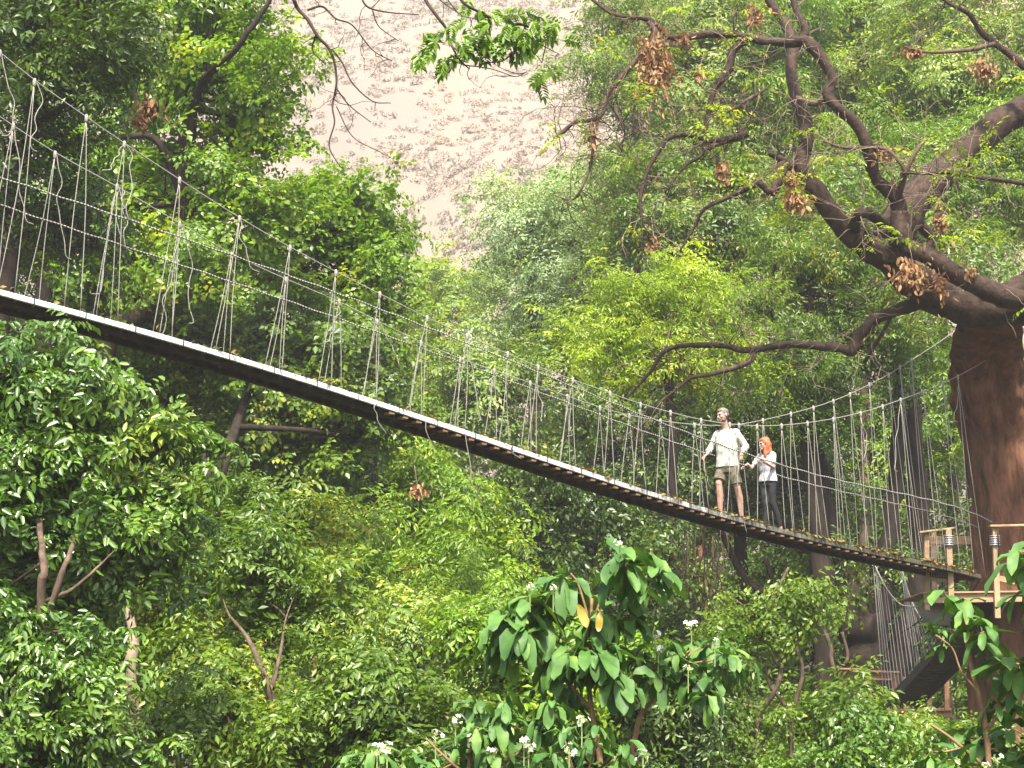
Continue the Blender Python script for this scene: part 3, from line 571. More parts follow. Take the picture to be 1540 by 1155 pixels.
# main cables and handrails
s2 = np.linspace(S0 + .2, float(snc[-1]), 160); mb = MB(); mb.tube(P3(s2, smooth(fnc(s2), 6)), .0072, 7); mb.build('main_cable', M['cable'], bridge, True)
s3 = np.linspace(S0 + .2, float(sfc[-1]), 160); mb = MB(); mb.tube(P3(s3, smooth(ffc(s3), 6), WID), .0072, 7); mb.build('main_cable', M['cable'], bridge, True)
for f, off, e in ((fnh, 0, snh[-1]), (ffh, WID, sfh[-1])):
    s4 = np.linspace(S0, float(e), 300); mb = MB()
    mb.tube(P3(s4, f(s4) + .006 * np.sin(s4 * 9), off), .0105, 7); mb.build('handrail_rope', M['laced'], bridge, True)
# netting, both sides
for f, off in ((fnh, .0), (ffh, WID)):
    mb = MB(); s5 = np.arange(S0, S1, .085)
    sg = -.026 if off == 0 else .026
    for q in s5[::1]: mb.tube([P3(q, fd(q) - .10, off + sg), P3(q, fd(q) + .02, off + sg), P3(q + .01, f(q), off)], .0014, 3, False)
    for q in s5[::8]: mb.tube([P3(q, fd(q) - .09, off + sg * 1.2), P3(q, fd(q) + .02, off + sg * 1.2)], .006, 4, False)
    s6 = np.linspace(S0, S1, 120)
    for t_ in np.linspace(.05, .93, 11): mb.tube(P3(s6, fd(s6) * (1 - t_) + f(s6) * t_, off), .0014, 3, False)
    mb.build('netting', M['net'], bridge)
# hangers
g = np.random.default_rng(21)
def hanger(s, f, off, frac):
    lean = -.16 + .55 * frac ** 2 + g.normal(0, .04)
    top = P3(s, f(s), off); root_ = MB()
    gap = .22 + g.uniform(-.05, .1)
    for sg in (-1, 1):
        fs = s + lean + sg * gap * (.6 if sg < 0 else .5); ft = P3(fs, fd(fs) - .03, off)
        mid = (top * .5 + ft * .5) + DIR * g.normal(0, .02); root_.tube(catmull([top, mid, ft], 5), .0060, 5)
    o = root_.build('hanger_rope', M['rope'], bridge, True)
    kb = MB(); kb.tube([top + [0, 0, .035], top + [0, 0, .01], top - [0, 0, .05], top - [0, 0, .075]], [.012, .024, .022, .009], 7); kb.build('knot', M['rope'], o, True)
    return top, lean
tops = []
for pts, f, off in ((NC, fnc, 0.0), (FC, ffc, WID)):
    ssn = [onp(x, y, off)[0] for x, y in pts if x < 1465]
    ssn = [ssn[0] - 1.5, ssn[0] - .75] + ssn
    for i_, s in enumerate(ssn):
        if s < S0 + .3 or s > S1 - .3: continue
        t_, l_ = hanger(s, f, off, max(0, (s - 3) / 15)); tops.append((t_, s, off, f))
# loose rope ends
g = np.random.default_rng(44)
for i_ in range(34):
    t_, s, off, f = tops[g.integers(0, len(tops))]
    if 11.2 < s < 15.2: continue
    L_ = g.uniform(.25, 1.5) * (1.3 if g.random() < .2 else 1); n = 7; P = [t_ + DIR * .02]
    a_ = g.uniform(-.12, .12)
    for j_ in range(n): P.append(P[-1] + np.array([0, 0, -L_ / n]) + DIR * (a_ * .35 + g.normal(0, .035)) - NRM * g.uniform(0, .02))
    P.append(P[-1] + DIR * g.uniform(-.12, .14) - np.array([0, 0, .03]))
    mb = MB(); mb.tube(catmull(P, 4), .0062, 5); mb.build('loose_rope_end', M['rope'], bridge, True)
for (px, y0, y1, off) in ((566, 605, 652, 0), (702, 648, 745, 0), (640, 625, 680, 0), (1110, 700, 802, 0), (1057, 690, 735, 0), (770, 670, 690, 0)):
    s, z = onp(px, y0, off - .03); n = 6; e = onp(px + 14, y1, off - .03); P = [P3(s + (e[0] - s) * (t_ ** 2.5) + g.normal(0, .025), z + (e[1] - z) * t_, off - .03) for t_ in np.linspace(0, 1, n)]
    mb = MB(); mb.tube(catmull(P, 4), .0062, 5); mb.build('loose_rope_end', M['rope'], bridge, True)
# litter and moss caught along the deck
n = 2600; q = S0 + (S1 - S0) * g.random(n); q = np.where(g.random(n) < .65, S1 - np.abs(g.normal(0, 4.2, n)), q); q = np.clip(q, S0, S1)
cl = sn(q, q * 0, 2.2, 1) > -.2; q = q[cl]; n = len(q); of = np.where(g.random(n) < .6, g.normal(.01, .02, n), g.uniform(.02, WID, n))
P = P3(q, fd(q) + .008 + g.random(n) * .03) + NRM * of[:, None]; sp_ = P.copy()
V = leaf_arrays(P, g.normal(0, 1, (n, 3)) * [1, 1, .35], g.normal(0, .5, (n, 3)) + [0, 0, 1], g.uniform(.04, .10, n), g.uniform(.03, .06, n), False)
setp(link('leaf_litter', leaf_mesh('leaf_litter', V, False), M['litter']), 'moss and fallen yellow brown leaves lying along the bridge deck edges', 'leaf litter', kind='stuff')
# ------------------------------------------------------------------ upper timber platform
YP = 34.0
def pl(px, py, dy=0.0): return at(px, py, YP + dy)
plat = empty('upper_platform', pl(1460, 905), 'pale timber platform with railings on the red brown trunk where the bridge ends', 'platform')
def bm(a, b_, w, h, name, mat, par, bev=.008):
    mb = MB(); mb.beam(a, b_, w, h); return mb.build(name, M[mat], par, bevel=bev)
bm(pl(1389, 900), pl(1600, 897), .05, .17, 'edge_beam', 'wood', plat)
bm(pl(1389, 905, 2.2), pl(1600, 902, 2.2), .05, .17, 'edge_beam', 'wood', plat)
bm(pl(1392, 902.5, .06), pl(1392, 906, 2.15), .05, .16, 'edge_beam', 'wood', plat)
for i_ in range(9):
    y_ = .04 + i_ * .25; bm(pl(1386, 892, 0) + [0, y_, 0], pl(1600, 889, 0) + [0, y_, 0], .235, .03, 'floor_board', 'wood', plat, .003)
postA = bm(pl(1394, 918, .05), pl(1393, 799, .05), .09, .09, 'post', 'wood', plat)
postB = bm(pl(1431, 914, -.08), pl(1426, 795, -.08), .10, .09, 'post', 'wood', plat)
postC = bm(pl(1500, 930, -.08), pl(1496, 791, -.08), .10, .10, 'post', 'wood', plat)
postD = bm(pl(1405, 900, 2.15), pl(1404, 800, 2.15), .09, .09, 'post', 'wood', plat)
bm(pl(1382, 801, -.02), pl(1437, 794, -.02), .14, .035, 'top_rail', 'wood', plat)
bm(pl(1488, 791.5, -.1), pl(1600, 789, -.1), .16, .04, 'top_rail', 'wood', plat)
bm(pl(1393, 812, .03), pl(1398, 812, 2.1), .04, .12, 'top_rail', 'wood', plat)
bm(pl(1396, 813, 2.1), pl(1600, 811, 2.1), .04, .16, 'mid_rail', 'wood', plat)
bm(pl(1503, 870, -.06), pl(1600, 893, -.06), .04, .10, 'kick_board', 'wood', plat)
bm(pl(1396, 870, .05), pl(1428, 874, -.02), .035, .07, 'mid_rail', 'wood', plat)
mb = MB(); g = np.random.default_rng(3)
for x in np.linspace(1397, 1426, 9): mb.tube([pl(x, 806, .03), pl(x + .5, 890, .03)], .004, 4)
for y in np.linspace(812, 884, 9): mb.tube([pl(1395, y, .03), pl(1429, y + 1, .0)], .004, 4)
mb.build('rail_netting', M['cable'], plat)
mb = MB(); mb.tube([pl(1408, 908, 1), pl(1408, 940, 1)], .25, 14); mb.build('drum', M['cable'], plat, True)
def clamp(px, py):
    mb = MB()
    for i_ in range(5):
        t_ = np.linspace(0, 2 * math.pi, 13); c = pl(px, py + i_ * 3.3 - 6, -.08)
        mb.tube([c + np.array([math.cos(a) * .085, math.sin(a) * .085, .006 * math.sin(a)]) for a in t_], .013, 5)
    return mb
for (x, y, l_) in ((1427, 812, 'silver wire wrap round the left post of the upper platform'), (1496, 812, 'silver wire wrap round the right post of the upper platform')):
    o = clamp(x, y).build('wire_wrap', M['clamp'], None, True); setp(o, l_, 'wire wrap')
mb = MB(); c = pl(1527, 873, -.02)
g = np.random.default_rng(1); bmh = bmesh.new(); bmesh.ops.create_icosphere(bmh, subdivisions=3, radius=1)
for v in bmh.verts: v.co = Vector((v.co.x * .17 * (1 + .2 * math.sin(v.co.y * 5 + v.co.x * 3)), v.co.y * .09, v.co.z * .045 * (1 + .4 * math.sin(v.co.x * 9)))) + Vector(c)
me = bpy.data.meshes.new('red_bag'); bmh.to_mesh(me); me.shade_smooth(); setp(link('red_bag', me, M['red']), 'small red cloth bundle lying on the upper platform by the trunk', 'bag')
mb = MB(); mb.tube(catmull([pl(1494, 785, -.1), pl(1500, 800, -.2), pl(1502, 830, -.2), pl(1498, 868, -.12)], 5), .012, 5)
setp(mb.build('coiled_wire', M['net'], None, True), 'dark slack wire hanging down the right post of the upper platform', 'wire')
# ------------------------------------------------------------------ lower platform
YL = 40.0
def ll(px, py, dy=0.0): return at(px, py, YL + dy)
low = empty('lower_platform', ll(1380, 1075), 'weathered brown timber platform low in the trees at the foot of the steep rope bridge', 'platform')
bm(ll(1330, 1076), ll(1431, 1074), .05, .14, 'edge_beam', 'woodd', low)
bm(ll(1262, 1072, 2), ll(1431, 1070, 2), .05, .14, 'edge_beam', 'woodd', low)
for i_ in range(8): bm(ll(1330, 1070) + [0, .05 + i_ * .24, 0], ll(1430, 1068) + [0, .05 + i_ * .24, 0], .22, .03, 'floor_board', 'woodd', low, .003)
for x0, y0, x1, y1, dy in ((1347, 1071, 1346, 1018, -.06), (1398, 1070, 1396, 1012, -.06), (1424, 1072, 1423, 1005, .1), (1265, 1050, 1264, 1011, 1.9), (1307, 1060, 1306, 1014, 1.9), (1362, 1075, 1361, 1018, 1.9), (1400, 1110, 1400, 1079, .3), (1345, 1110, 1345, 1079, .3)):
    bm(ll(x0, y0, dy), ll(x1, y1, dy), .10, .09, 'post', 'woodd', low)
bm(ll(1260, 1008, 1.86), ll(1352, 1011, 1.86), .13, .04, 'top_rail', 'woodd', low)
bm(ll(1263, 1017, 1.9), ll(1350, 1019, 1.9), .04, .13, 'mid_rail', 'woodd', low)
bm(ll(1262, 1006, 1.8), ll(1300, 1006.5, 1.8), .2, .04, 'shelf_board', 'woodd', low)
bm(ll(1378, 1007, .1), ll(1428, 1005, .1), .12, .04, 'top_rail', 'woodd', low)
bm(ll(1400, 1024, .1), ll(1424, 1023, .1), .04, .10, 'mid_rail', 'woodd', low)
# ------------------------------------------------------------------ second, steep bridge
E0, E1 = at(1352, 1060, 39.6), at(1450, 955, 35.2)
b2 = empty('rope_bridge', E0, 'short steep dark rope bridge climbing from the lower platform to the upper one', 'suspension bridge')
dv = E1 - E0; hd = unit(np.array([dv[0], dv[1], 0])); nv = np.array([-hd[1], hd[0], 0])
def q2(t, off=0, up=0):
    return E0 + dv * t + np.array([0, 0, -.05 * 4 * t * (1 - t) + up]) + nv * off
mb = MB()
tt = np.linspace(0, 1, 27)
for a, b_ in zip(tt[:-1], tt[1:]): mb.beam(q2(a + .003), q2(b_ - .003), .62, .035)
mb.build('deck_planks', M['ramp'], b2)
for off in (-.33, .33):
    mb = MB(); tt = np.linspace(0, 1, 14)
    for a, b_ in zip(tt[:-1], tt[1:]): mb.beam(q2(a, off, -.03), q2(b_, off, -.03), .05, .18)
    mb.build('deck_rail', M['ramp'], b2)
topN = [(1336, 842), (1345, 862), (1361, 890), (1378, 908), (1391, 912), (1410, 911), (1432, 900), (1452, 880)]
topF = [(1331, 846), (1339, 880), (1352, 915), (1370, 940), (1390, 932), (1408, 927), (1425, 925), (1445, 915)]
for off, tp in ((-.33, topN), (.33, topF)):
    T3 = catmull([at(x, y, float(39.6 - 4.4 * i_ / 7)) + nv * off for i_, (x, y) in enumerate(tp)], 4)
    mb = MB(); mb.tube(T3, .013, 6); mb.build('main_cable', M['cable'], b2, True)
    hr = [q2(t_, off, .95 + .1 * math.sin(t_ * 7)) for t_ in np.linspace(0, 1, 12)]
    mb = MB(); mb.tube(catmull(hr, 3), .014, 6); mb.build('handrail_rope', M['net'], b2, True)
    for i_, t_ in enumerate(np.linspace(.02, .97, 19)):
        a = T3[int(t_ * (len(T3) - 1))]; mb = MB(); mb.tube([a, q2(t_, off)], .0085, 5); mb.build('hanger_rope', M['cable'], b2)
    mb = MB()
    for t_ in np.linspace(0, 1, 50): mb.tube([q2(t_, off), q2(t_, off, .95)], .003, 3, False)
    mb.build('netting', M['net'], b2)
# ------------------------------------------------------------------ big brown tree on the right
YT = 33.0
GT = [  # (px, py, r px, dY)
 [(1532, 1300, 64, 3), (1530, 1155, 60, 3), (1526, 1000, 56, 3), (1522, 880, 53, 3), (1515, 780, 48, 3), (1505, 700, 45, 3), (1494, 620, 43, 2.8), (1486, 550, 43, 2.2), (1487, 500, 44, 1), (1497, 465, 40, .3)],
 [(2050, -260, 22, 1), (1930, 20, 28, .6), (1800, 230, 35, .3), (1690, 360, 41, 0), (1620, 418, 43, 0), (1560, 447, 42, 0), (1498, 466, 33, 0), (1455, 462, 29, 0), (1419, 452, 28, 0), (1385, 432, 28, 0), (1358, 405, 28, 0), (1331, 380, 27, 0), (1308, 370, 21, -.1), (1287, 358, 18, -.2), (1260, 332, 16, -.3), (1236, 299, 15, -.4), (1212, 267, 14, -.5), (1204, 243, 13, -.5), (1212, 212, 11.5, -.5), (1210, 178, 12, -.4), (1198, 148, 10.5, -.3), (1190, 110, 9, -.2), (1191, 68, 9, 0), (1180, 34, 8, .2), (1157, 0, 7, .3), (1140, -40, 6, .4)],
 [(1345, 392, 24, -.1), (1350, 362, 19, -.3), (1353, 325, 13, -.5), (1346, 296, 13.5, -.6), (1316, 266, 11, -.8), (1306, 222, 9.5, -1), (1288, 188, 9, -1.1), (1258, 160, 8.5, -1.2), (1245, 142, 9.5, -1.2), (1251, 116, 8, -1.2), (1231, 82, 9, -1.2), (1209, 62, 10, -1.2), (1182, 64, 8, -1.1), (1150, 62, 7, -1.1), (1121, 55, 6.5, -1), (1071, 51, 6, -1), (1020, 57, 5, -.8), (1003, 53, 4, -.7), (976, 30, 3.5, -.6), (925, 22, 3, -.4), (885, -4, 2.4, -.2)],
 [(1205, 60, 7, -1.2), (1212, 48, 6.5, -1.2), (1203, 28, 6, -1.1), (1192, -4, 5.5, -1), (1188, -40, 5, -1)],
 [(1331, 385, 26, .1), (1352, 335, 30, .3), (1372, 303, 27, .6), (1397, 277, 25, .8), (1435, 239, 24, 1.1), (1479, 204, 22, 1.4), (1522, 173, 22, 1.7), (1565, 153, 22, 2), (1640, 130, 20, 2.4), (1750, 70, 17, 2.8), (1860, -70, 13, 3.2), (1930, -250, 8, 3.5)],
 [(1360, 362, 11, -.5), (1368, 374, 13, -.7), (1399, 386, 14, -.9), (1439, 412, 15, -1), (1487, 436, 17, -1), (1524, 448, 17, -.8), (1590, 450, 18, -.4), (1650, 400, 18, -.1)],
 [(1352, 318, 12, -.6), (1354, 345, 14, -.6), (1362, 370, 12, -.7)],
 [(1290, 352, 9, -.3), (1284, 338, 9.5, -.5), (1289, 325, 9, -.7), (1300, 320, 8.5, -.8), (1318, 330, 8.5, -.3), (1340, 345, 9, .2)],
 [(1360, 338, 10, .5), (1388, 342, 9, .6), (1400, 360, 7, .7), (1392, 378, 5, .7)],
 [(1210, 258, 9, -.5), (1195, 249, 7, -.6), (1176, 241, 5.5, -.8), (1156, 230, 4, -1)],
 [(1192, 250, 8, -.7), (1178, 250, 9, -.9), (1172, 262, 10, -1), (1166, 278, 9, -1.1), (1161, 289, 7, -1.2), (1150, 282, 6, -1.2), (1140, 276, 5.5, -1.2), (1121, 284, 5, -1.2), (1098, 296, 4, -1.2), (1060, 314, 3, -1.1), (1044, 342, 2.2, -1), (1022, 378, 1.4, -1)],
 [(1122, 60, 6, -1), (1103, 75, 6.5, -1), (1096, 105, 6, -1), (1076, 132, 5, -1), (1066, 167, 4.4, -1), (1060, 203, 3.6, -1), (1056, 232, 3, -1), (1030, 250, 2, -1), (1000, 290, 1.4, -1)],
 [(1070, 172, 3.5, -1), (1100, 165, 3.4, -1), (1125, 150, 3, -1), (1150, 135, 2.4, -.9)],
 [(1123, 200, 7, -1), (1108, 207, 6, -1), (1073, 212, 5, -1), (1040, 203, 4.4, -1), (1006, 208, 4, -1), (984, 238, 3.8, -1), (969, 270, 3.4, -1), (963, 304, 3, -1), (967, 338, 2.4, -1), (978, 363, 1.6, -1)],
 [(1060, 225, 3.5, -1), (1085, 215, 4, -1), (1120, 203, 5, -1)],
 [(976, 32, 4.5, -.7), (985, 50, 4.5, -.7), (970, 75, 5, -.6), (957, 90, 4.8, -.6), (925, 128, 4.4, -.6), (912, 152, 4, -.5), (900, 177, 3.6, -.5), (866, 184, 3.4, -.4), (848, 197, 3.8, -.4), (833, 209, 3, -.4)],
 [(913, 150, 3, -.5), (925, 165, 3, -.5), (935, 185, 2.6, -.6), (940, 205, 2, -.6), (930, 220, 1.4, -.6)],
 [(901, 176, 2.8, -.5), (893, 210, 2.6, -.5), (888, 250, 2.3, -.4), (875, 282, 2, -.4), (861, 300, 1.6, -.3), (834, 294, 1, -.2)],
 [(1405, 445, 12, .1), (1371, 460, 11, .2), (1340, 470, 9, .3), (1316, 482, 8.5, .4), (1292, 505, 8.5, .5), (1281, 527, 8, .5), (1257, 523, 7, .6), (1189, 518, 6.2, .8), (1121, 527, 5.4, 1), (1088, 520, 4.8, 1), (1020, 521, 4, 1.2), (995, 533, 3.4, 1.3), (976, 562, 2.8, 1.4), (939, 603, 1.6, 1.5)],
 [(1135, 526, 5, 1), (1125, 545, 4.6, 1), (1072, 562, 3.8, 1.2), (1040, 568, 3, 1.3), (1018, 585, 2.2, 1.4), (972, 620, 1.2, 1.5)],
 [(1760, 60, 10, 2.7), (1650, 120, 8.5, 1.8), (1560, 110, 7, 1), (1520, 82, 6, 1), (1495, 65, 5.6, 1), (1473, 44, 5, .9), (1456, 20, 4, .8), (1425, 4, 3, .7), (1410, -10, 2.4, .6)],
 [(1495, 66, 4, .9), (1462, 74, 3.4, .7), (1425, 78, 3, .6), (1392, 78, 2, .5), (1360, 70, 1.2, .4)],
 [(1700, 380, 6, -.4), (1640, 300, 5, -1), (1560, 280, 3.8, -1.4), (1500, 270, 3.4, -1.4), (1469, 267, 3.2, -1.4), (1436, 260, 3, -1.4), (1395, 261, 2.6, -1.4), (1354, 260, 1.6, -1.4)],
 [(1244, 142, 5, -1.2), (1225, 156, 5, -1.1), (1198, 147, 3.6, -.9)],
 [(1350, 290, 4, -.7), (1360, 262, 3.4, -1), (1350, 240, 3, -1.1), (1330, 224, 3, -1.1), (1305, 222, 2.8, -1.1), (1268, 222, 2.2, -1.2), (1238, 212, 1.4, -1.2)],
 [(1352, 296, 4, -.7), (1365, 255, 3.4, -1), (1380, 225, 3, -1.1), (1395, 213, 2.4, -1.1), (1425, 240, 1.8, -1.2), (1437, 262, 1.4, -1.3), (1438, 290, 1.2, -1.3)],
 [(1300, 545, 3, 2), (1345, 470, 3, .5)] ]
gt_root = empty('giant_tree', at(1500, 1300, YT + 3), 'huge brown tree on the right with thick bare curving limbs reaching over the bridge', 'tree')
def limb_pts(pl_, Y0, jit=.05):
    P = np.array([np.r_[at(x, y, Y0 + d), m_of(r, Y0 + d)] for x, y, r, d in pl_]); Q = catmull(P, 6)
    g_ = np.random.default_rng(len(pl_) * 7 + int(pl_[0][0]))
    n1 = np.convolve(g_.normal(0, 1, len(Q) + 4), np.ones(5) / 2.2, 'valid'); n3 = np.stack([np.convolve(g_.normal(0, 1, len(Q) + 4), np.ones(5) / 2.2, 'valid') for _ in range(3)], 1)
    Q[:, :3] += n3 * Q[:, 3:4] * jit; Q[:, 3] *= 1 + n1 * .055
    return Q
allq = []
def flute(mb, Q, n=88, amp=.24):   # fluted trunk ring
    o = len(mb.v)
    for i_, q in enumerate(Q):
        for j_ in range(n):
            a = 2 * math.pi * j_ / n; z = q[2]; w_ = .35 * math.sin(z * .9) + .2 * math.sin(z * 2.1 + a)
            rr = q[3] * (1 - amp * .9 + amp * 1.5 * abs(math.sin(a * 2.5 + .5 + w_ * .5 + z * .06)) ** .7 + amp * .45 * abs(math.sin(a * 5.5 + w_ + z * .3)) + .02 * math.sin(z * 5 + a * 9) + .02 * math.sin(z * 3.1 - a * 6))
            mb.v.append((q[0] + rr * math.cos(a), q[1] + rr * math.sin(a), z))
    for i_ in range(len(Q) - 1):
        for j_ in range(n):
            k_ = (j_ + 1) % n; mb.f.append((o + i_ * n + j_, o + i_ * n + k_, o + (i_ + 1) * n + k_, o + (i_ + 1) * n + j_))
tr = MB(); Q = limb_pts(GT[0], YT, .01); Q = catmull(Q, 4); flute(tr, Q); tr.build('trunk', M['barkr'], gt_root, True); allq.append(Q)
for pl_ in GT[1:]:
    mb = MB(); Q = limb_pts(pl_, YT); n_s = 20 if pl_[0][2] > 12 else 9
    mb.tube(Q[:, :3], Q[:, 3], n_s, rough=.035); mb.build('limb' if pl_[0][2] > 5 else 'branch', M['barkg' if pl_[0][2] > 5 else 'bark'], gt_root, True); allq.append(Q)
def twigs(mb, Qs, n, g, L0=.5, up=.1, rmax=.2, gen=2, r0=.007):
    """crooked bare twigs leaving the limbs in Qs"""
    W_ = np.concatenate([q for q in Qs]); W_ = W_[(W_[:, 3] < rmax)]
    tips = []
    for _ in range(n):
        q = W_[g.integers(0, len(W_))]; p = q[:3].copy(); d = unit(g.normal(0, 1, 3) * [1, .8, 1] + [0, 0, up]); L_ = L0 * g.uniform(.5, 1.6); k_ = 7
        P = [p]
        for j_ in range(k_):
            d = unit(d + g.normal(0, .30, 3) + np.array([0, 0, .03])); p = p + d * L_ / k_; P.append(p)
            if gen > 1 and j_ > 1 and g.random() < .45:
                dd = unit(d + g.normal(0, .7, 3)); pp = p.copy(); PP = [pp]
                for _k in range(5): dd = unit(dd + g.normal(0, .25, 3) + [0, 0, .04]); pp = pp + dd * L_ * .5 / 5; PP.append(pp)
                mb.tube(PP, np.linspace(r0 * .7, r0 * .3, len(PP)), 4); tips.append(pp)
        mb.tube(P, np.linspace(r0 * 1.3, r0 * .4, len(P)), 4); tips.append(p)
    return np.array(tips)
g = np.random.default_rng(77); mb = MB()
tips = twigs(mb, allq[2:], 430, g, .85, .15, .2, 2, .0075)
mb.build('bare_twigs', M['twig'], gt_root, True)
mb = MB(); t2 = twigs(mb, allq[10:21], 150, g, .8, -.05, .1, 2, .008); mb.build('bare_twigs', M['twigd'], gt_root, True)
# few fresh green sprays on the limbs
P = tips[g.permutation(len(tips))[:110]]
V = scatter(protos('std'), P, np.tile([0, 0, 1.], (len(P), 1)) + g.normal(0, .4, (len(P), 3)), g.uniform(.5, .95, len(P)), g)
link('crown', leaf_mesh('crown', V, False), M['lime'], gt_root)
def dead_leaves(px, py, rx, ry, Y, n, lab, L_=.125):
    c = at(px, py, Y); g_ = np.random.default_rng(int(px * 3 + py)); a, b_ = m_of(rx, Y), m_of(ry, Y)
    n = int(n * 1.9); P = c + g_.normal(0, .5, (n, 3)) * [a, a * .6, b_] * np.where(g_.random((n, 1)) < .2, 1.9, 1); D = g_.normal(0, .55, (n, 3)) + [0, 0, -1]
    V = leaf_arrays(P, D, g_.normal(0, 1, (n, 3)), g_.uniform(.6, 1.3, n) * L_, g_.uniform(.6, 1.2, n) * L_ * .5, True)
    rt = empty('dead_leaf_cluster', c + [0, 0, b_], lab, 'dead leaves', 'clusters of dry brown leaves hanging from the limbs')
    link('leaves', leaf_mesh('leaves', V, True), M['dry'], rt)
    t_ = MB()
    for u_ in range(7): t_.tube(catmull([c + [g_.normal(0, .06), .1, (b_ * 1.5 + .3) if u_ == 0 else b_ * g_.uniform(.3, 1)], c + [g_.normal(0, .03), 0, b_ * .6], c + g_.normal(0, .3, 3) * [a, a, b_], P[g_.integers(0, n)]], 4), .006, 4)
    t_.build('twig', M['twig'], rt, True)
for a in [(985, 95, 24, 48, 32.2, 300, 'largest dry brown leaf cluster, hanging at the upper left of the canopy'),
          (1369, 412, 22, 22, 32.0, 150, 'dry brown leaf cluster hanging below the limb fork'),
          (1414, 428, 9, 18, 31.9, 50, 'small pale brown leaf cluster just right of the one below the fork'),
          (1194, 300, 17, 13, 31.6, 80, 'rusty leaf cluster under the short broken stub'), (1190, 268, 9, 12, 31.6, 30, 'little rusty leaf tuft on top of the short broken stub'),
          (1086, 254, 9, 14, 31.9, 36, 'rusty leaf cluster left of the bent limb'), (1480, 102, 18, 14, 33.6, 90, 'reddish brown leaf cluster in the top right corner'),
          (1374, 77, 12, 8, 33.5, 40, 'small brown leaf tuft at the end of the upper right branch'), (1135, 22, 16, 18, 32, 50, 'brown leaves hanging at the top edge above the bent limb'),
          (983, 362, 8, 10, 32, 20, 'tiny brown leaf tuft at the tip of the long drooping branch'), (1413, 328, 9, 20, 32, 50, 'orange brown leaf cluster under the thick right hand limb'),
          (1029, 58, 8, 9, 32, 24, 'small brown leaf tuft right of the largest dry cluster'), (888, 200, 9, 18, 32.4, 40, 'thin rusty leaf cluster on the left hanging branch'),
          (1460, 408, 8, 8, 31.8, 26, 'pale tan leaf tuft on the lower limb near the right edge'), (1330, 228, 20, 12, 32, 40, 'orange and green leaf tuft between the two big limbs'),
          (1052, 110, 6, 8, 32, 16, 'tiny orange leaf tuft under the horizontal limb'),
          (222, 160, 13, 17, 26.5, 70, 'tan dead leaf cluster in the upper left canopy'), (211, 178, 7, 8, 26.5, 24, 'small orange leaf tuft left below the tan cluster in the upper left canopy'),
          (628, 738, 12, 9, 33, 40, 'orange red leaf patch in the green tree under the bridge')]:
    dead_leaves(*a)
# hanging vines below the walkers
g = np.random.default_rng(9)
rt = empty('hanging_vines', at(1065, 790, 39), 'tangle of thin brown vines hanging in the shade under the walkers', 'vines')
for i_ in range(34):
    x = g.uniform(1010, 1105); y0 = g.uniform(790, 830); y1 = g.uniform(860, 960); dy = g.uniform(-.8, .6)
    P = [at(x + g.normal(0, 4) * t_ * 2 + 14 * t_ * g.uniform(-1, 1), y0 + (y1 - y0) * t_, 39 + dy) for t_ in np.linspace(0, 1, 6)]
    mb = MB(); mb.tube(catmull(P, 4), g.uniform(.006, .015), 5); mb.build('vine', M['barkd' if i_ % 3 else 'bark'], rt, True)
# tan fallen logs and bare sticks
for pts, r_, Y, lab in (([(650, 1105), (684, 1062), (690, 1050)], 4, 21, 'broken tan branch leaning in the shrubs left of the flowers'),
                        ([(1232, 925), (1240, 950), (1250, 975), (1250, 990), (1256, 1015)], 3.4, 40, 'pale crooked stem left of the lower platform'),
                        ([(1266, 950), (1275, 985), (1270, 1000)], 2.5, 40, 'thin pale vine loop beside the pale crooked stem')):
    P = catmull([at(x, y, Y) for x, y in pts], 6); mb = MB(); mb.tube(P, m_of(r_, Y), 8); setp(mb.build('bare_stick', M['bark' if Y > 30 else 'stem'], None, True), lab, 'branch')
# ------------------------------------------------------------------ large leaved shrubs in the foreground
def big_leaf(base, d, n, L_, W_, droop, g):
    """curved leaf blade with folded midrib: rows of (left, mid, right)"""
    ts = [0, .12, .32, .55, .78, .93, 1.0]; ws = [.05, .42, .86, 1.0, .84, .42, .03]
    d = unit(np.asarray(d, float)); n = np.asarray(n, float); s = unit(np.cross(d, n)); n = np.cross(s, d)
    p = np.array(base, float); vs = []; prev = 0; twist = g.normal(0, .18)
    for t_, w_ in zip(ts, ws):
        st = (t_ - prev) * L_; prev = t_
        d = unit(d + np.array([0, 0, -droop * st / L_ * 1.5])); n = unit(n - d * (n @ d)); s = unit(np.cross(d, n)); p = p + d * st
        hw = W_ * .5 * w_ * (1 + g.normal(0, .10)); lift = hw * .28 + g.normal(0, .008)
        vs += [p + s * hw + n * lift, p - n * .002, p - s * hw + n * (lift + twist * hw * .4)]
    fs = []
    for i_ in range(6):
        a = i_ * 3; fs += [(a, a + 1, a + 4, a + 3), (a + 1, a + 2, a + 5, a + 4)]
    return vs, fs
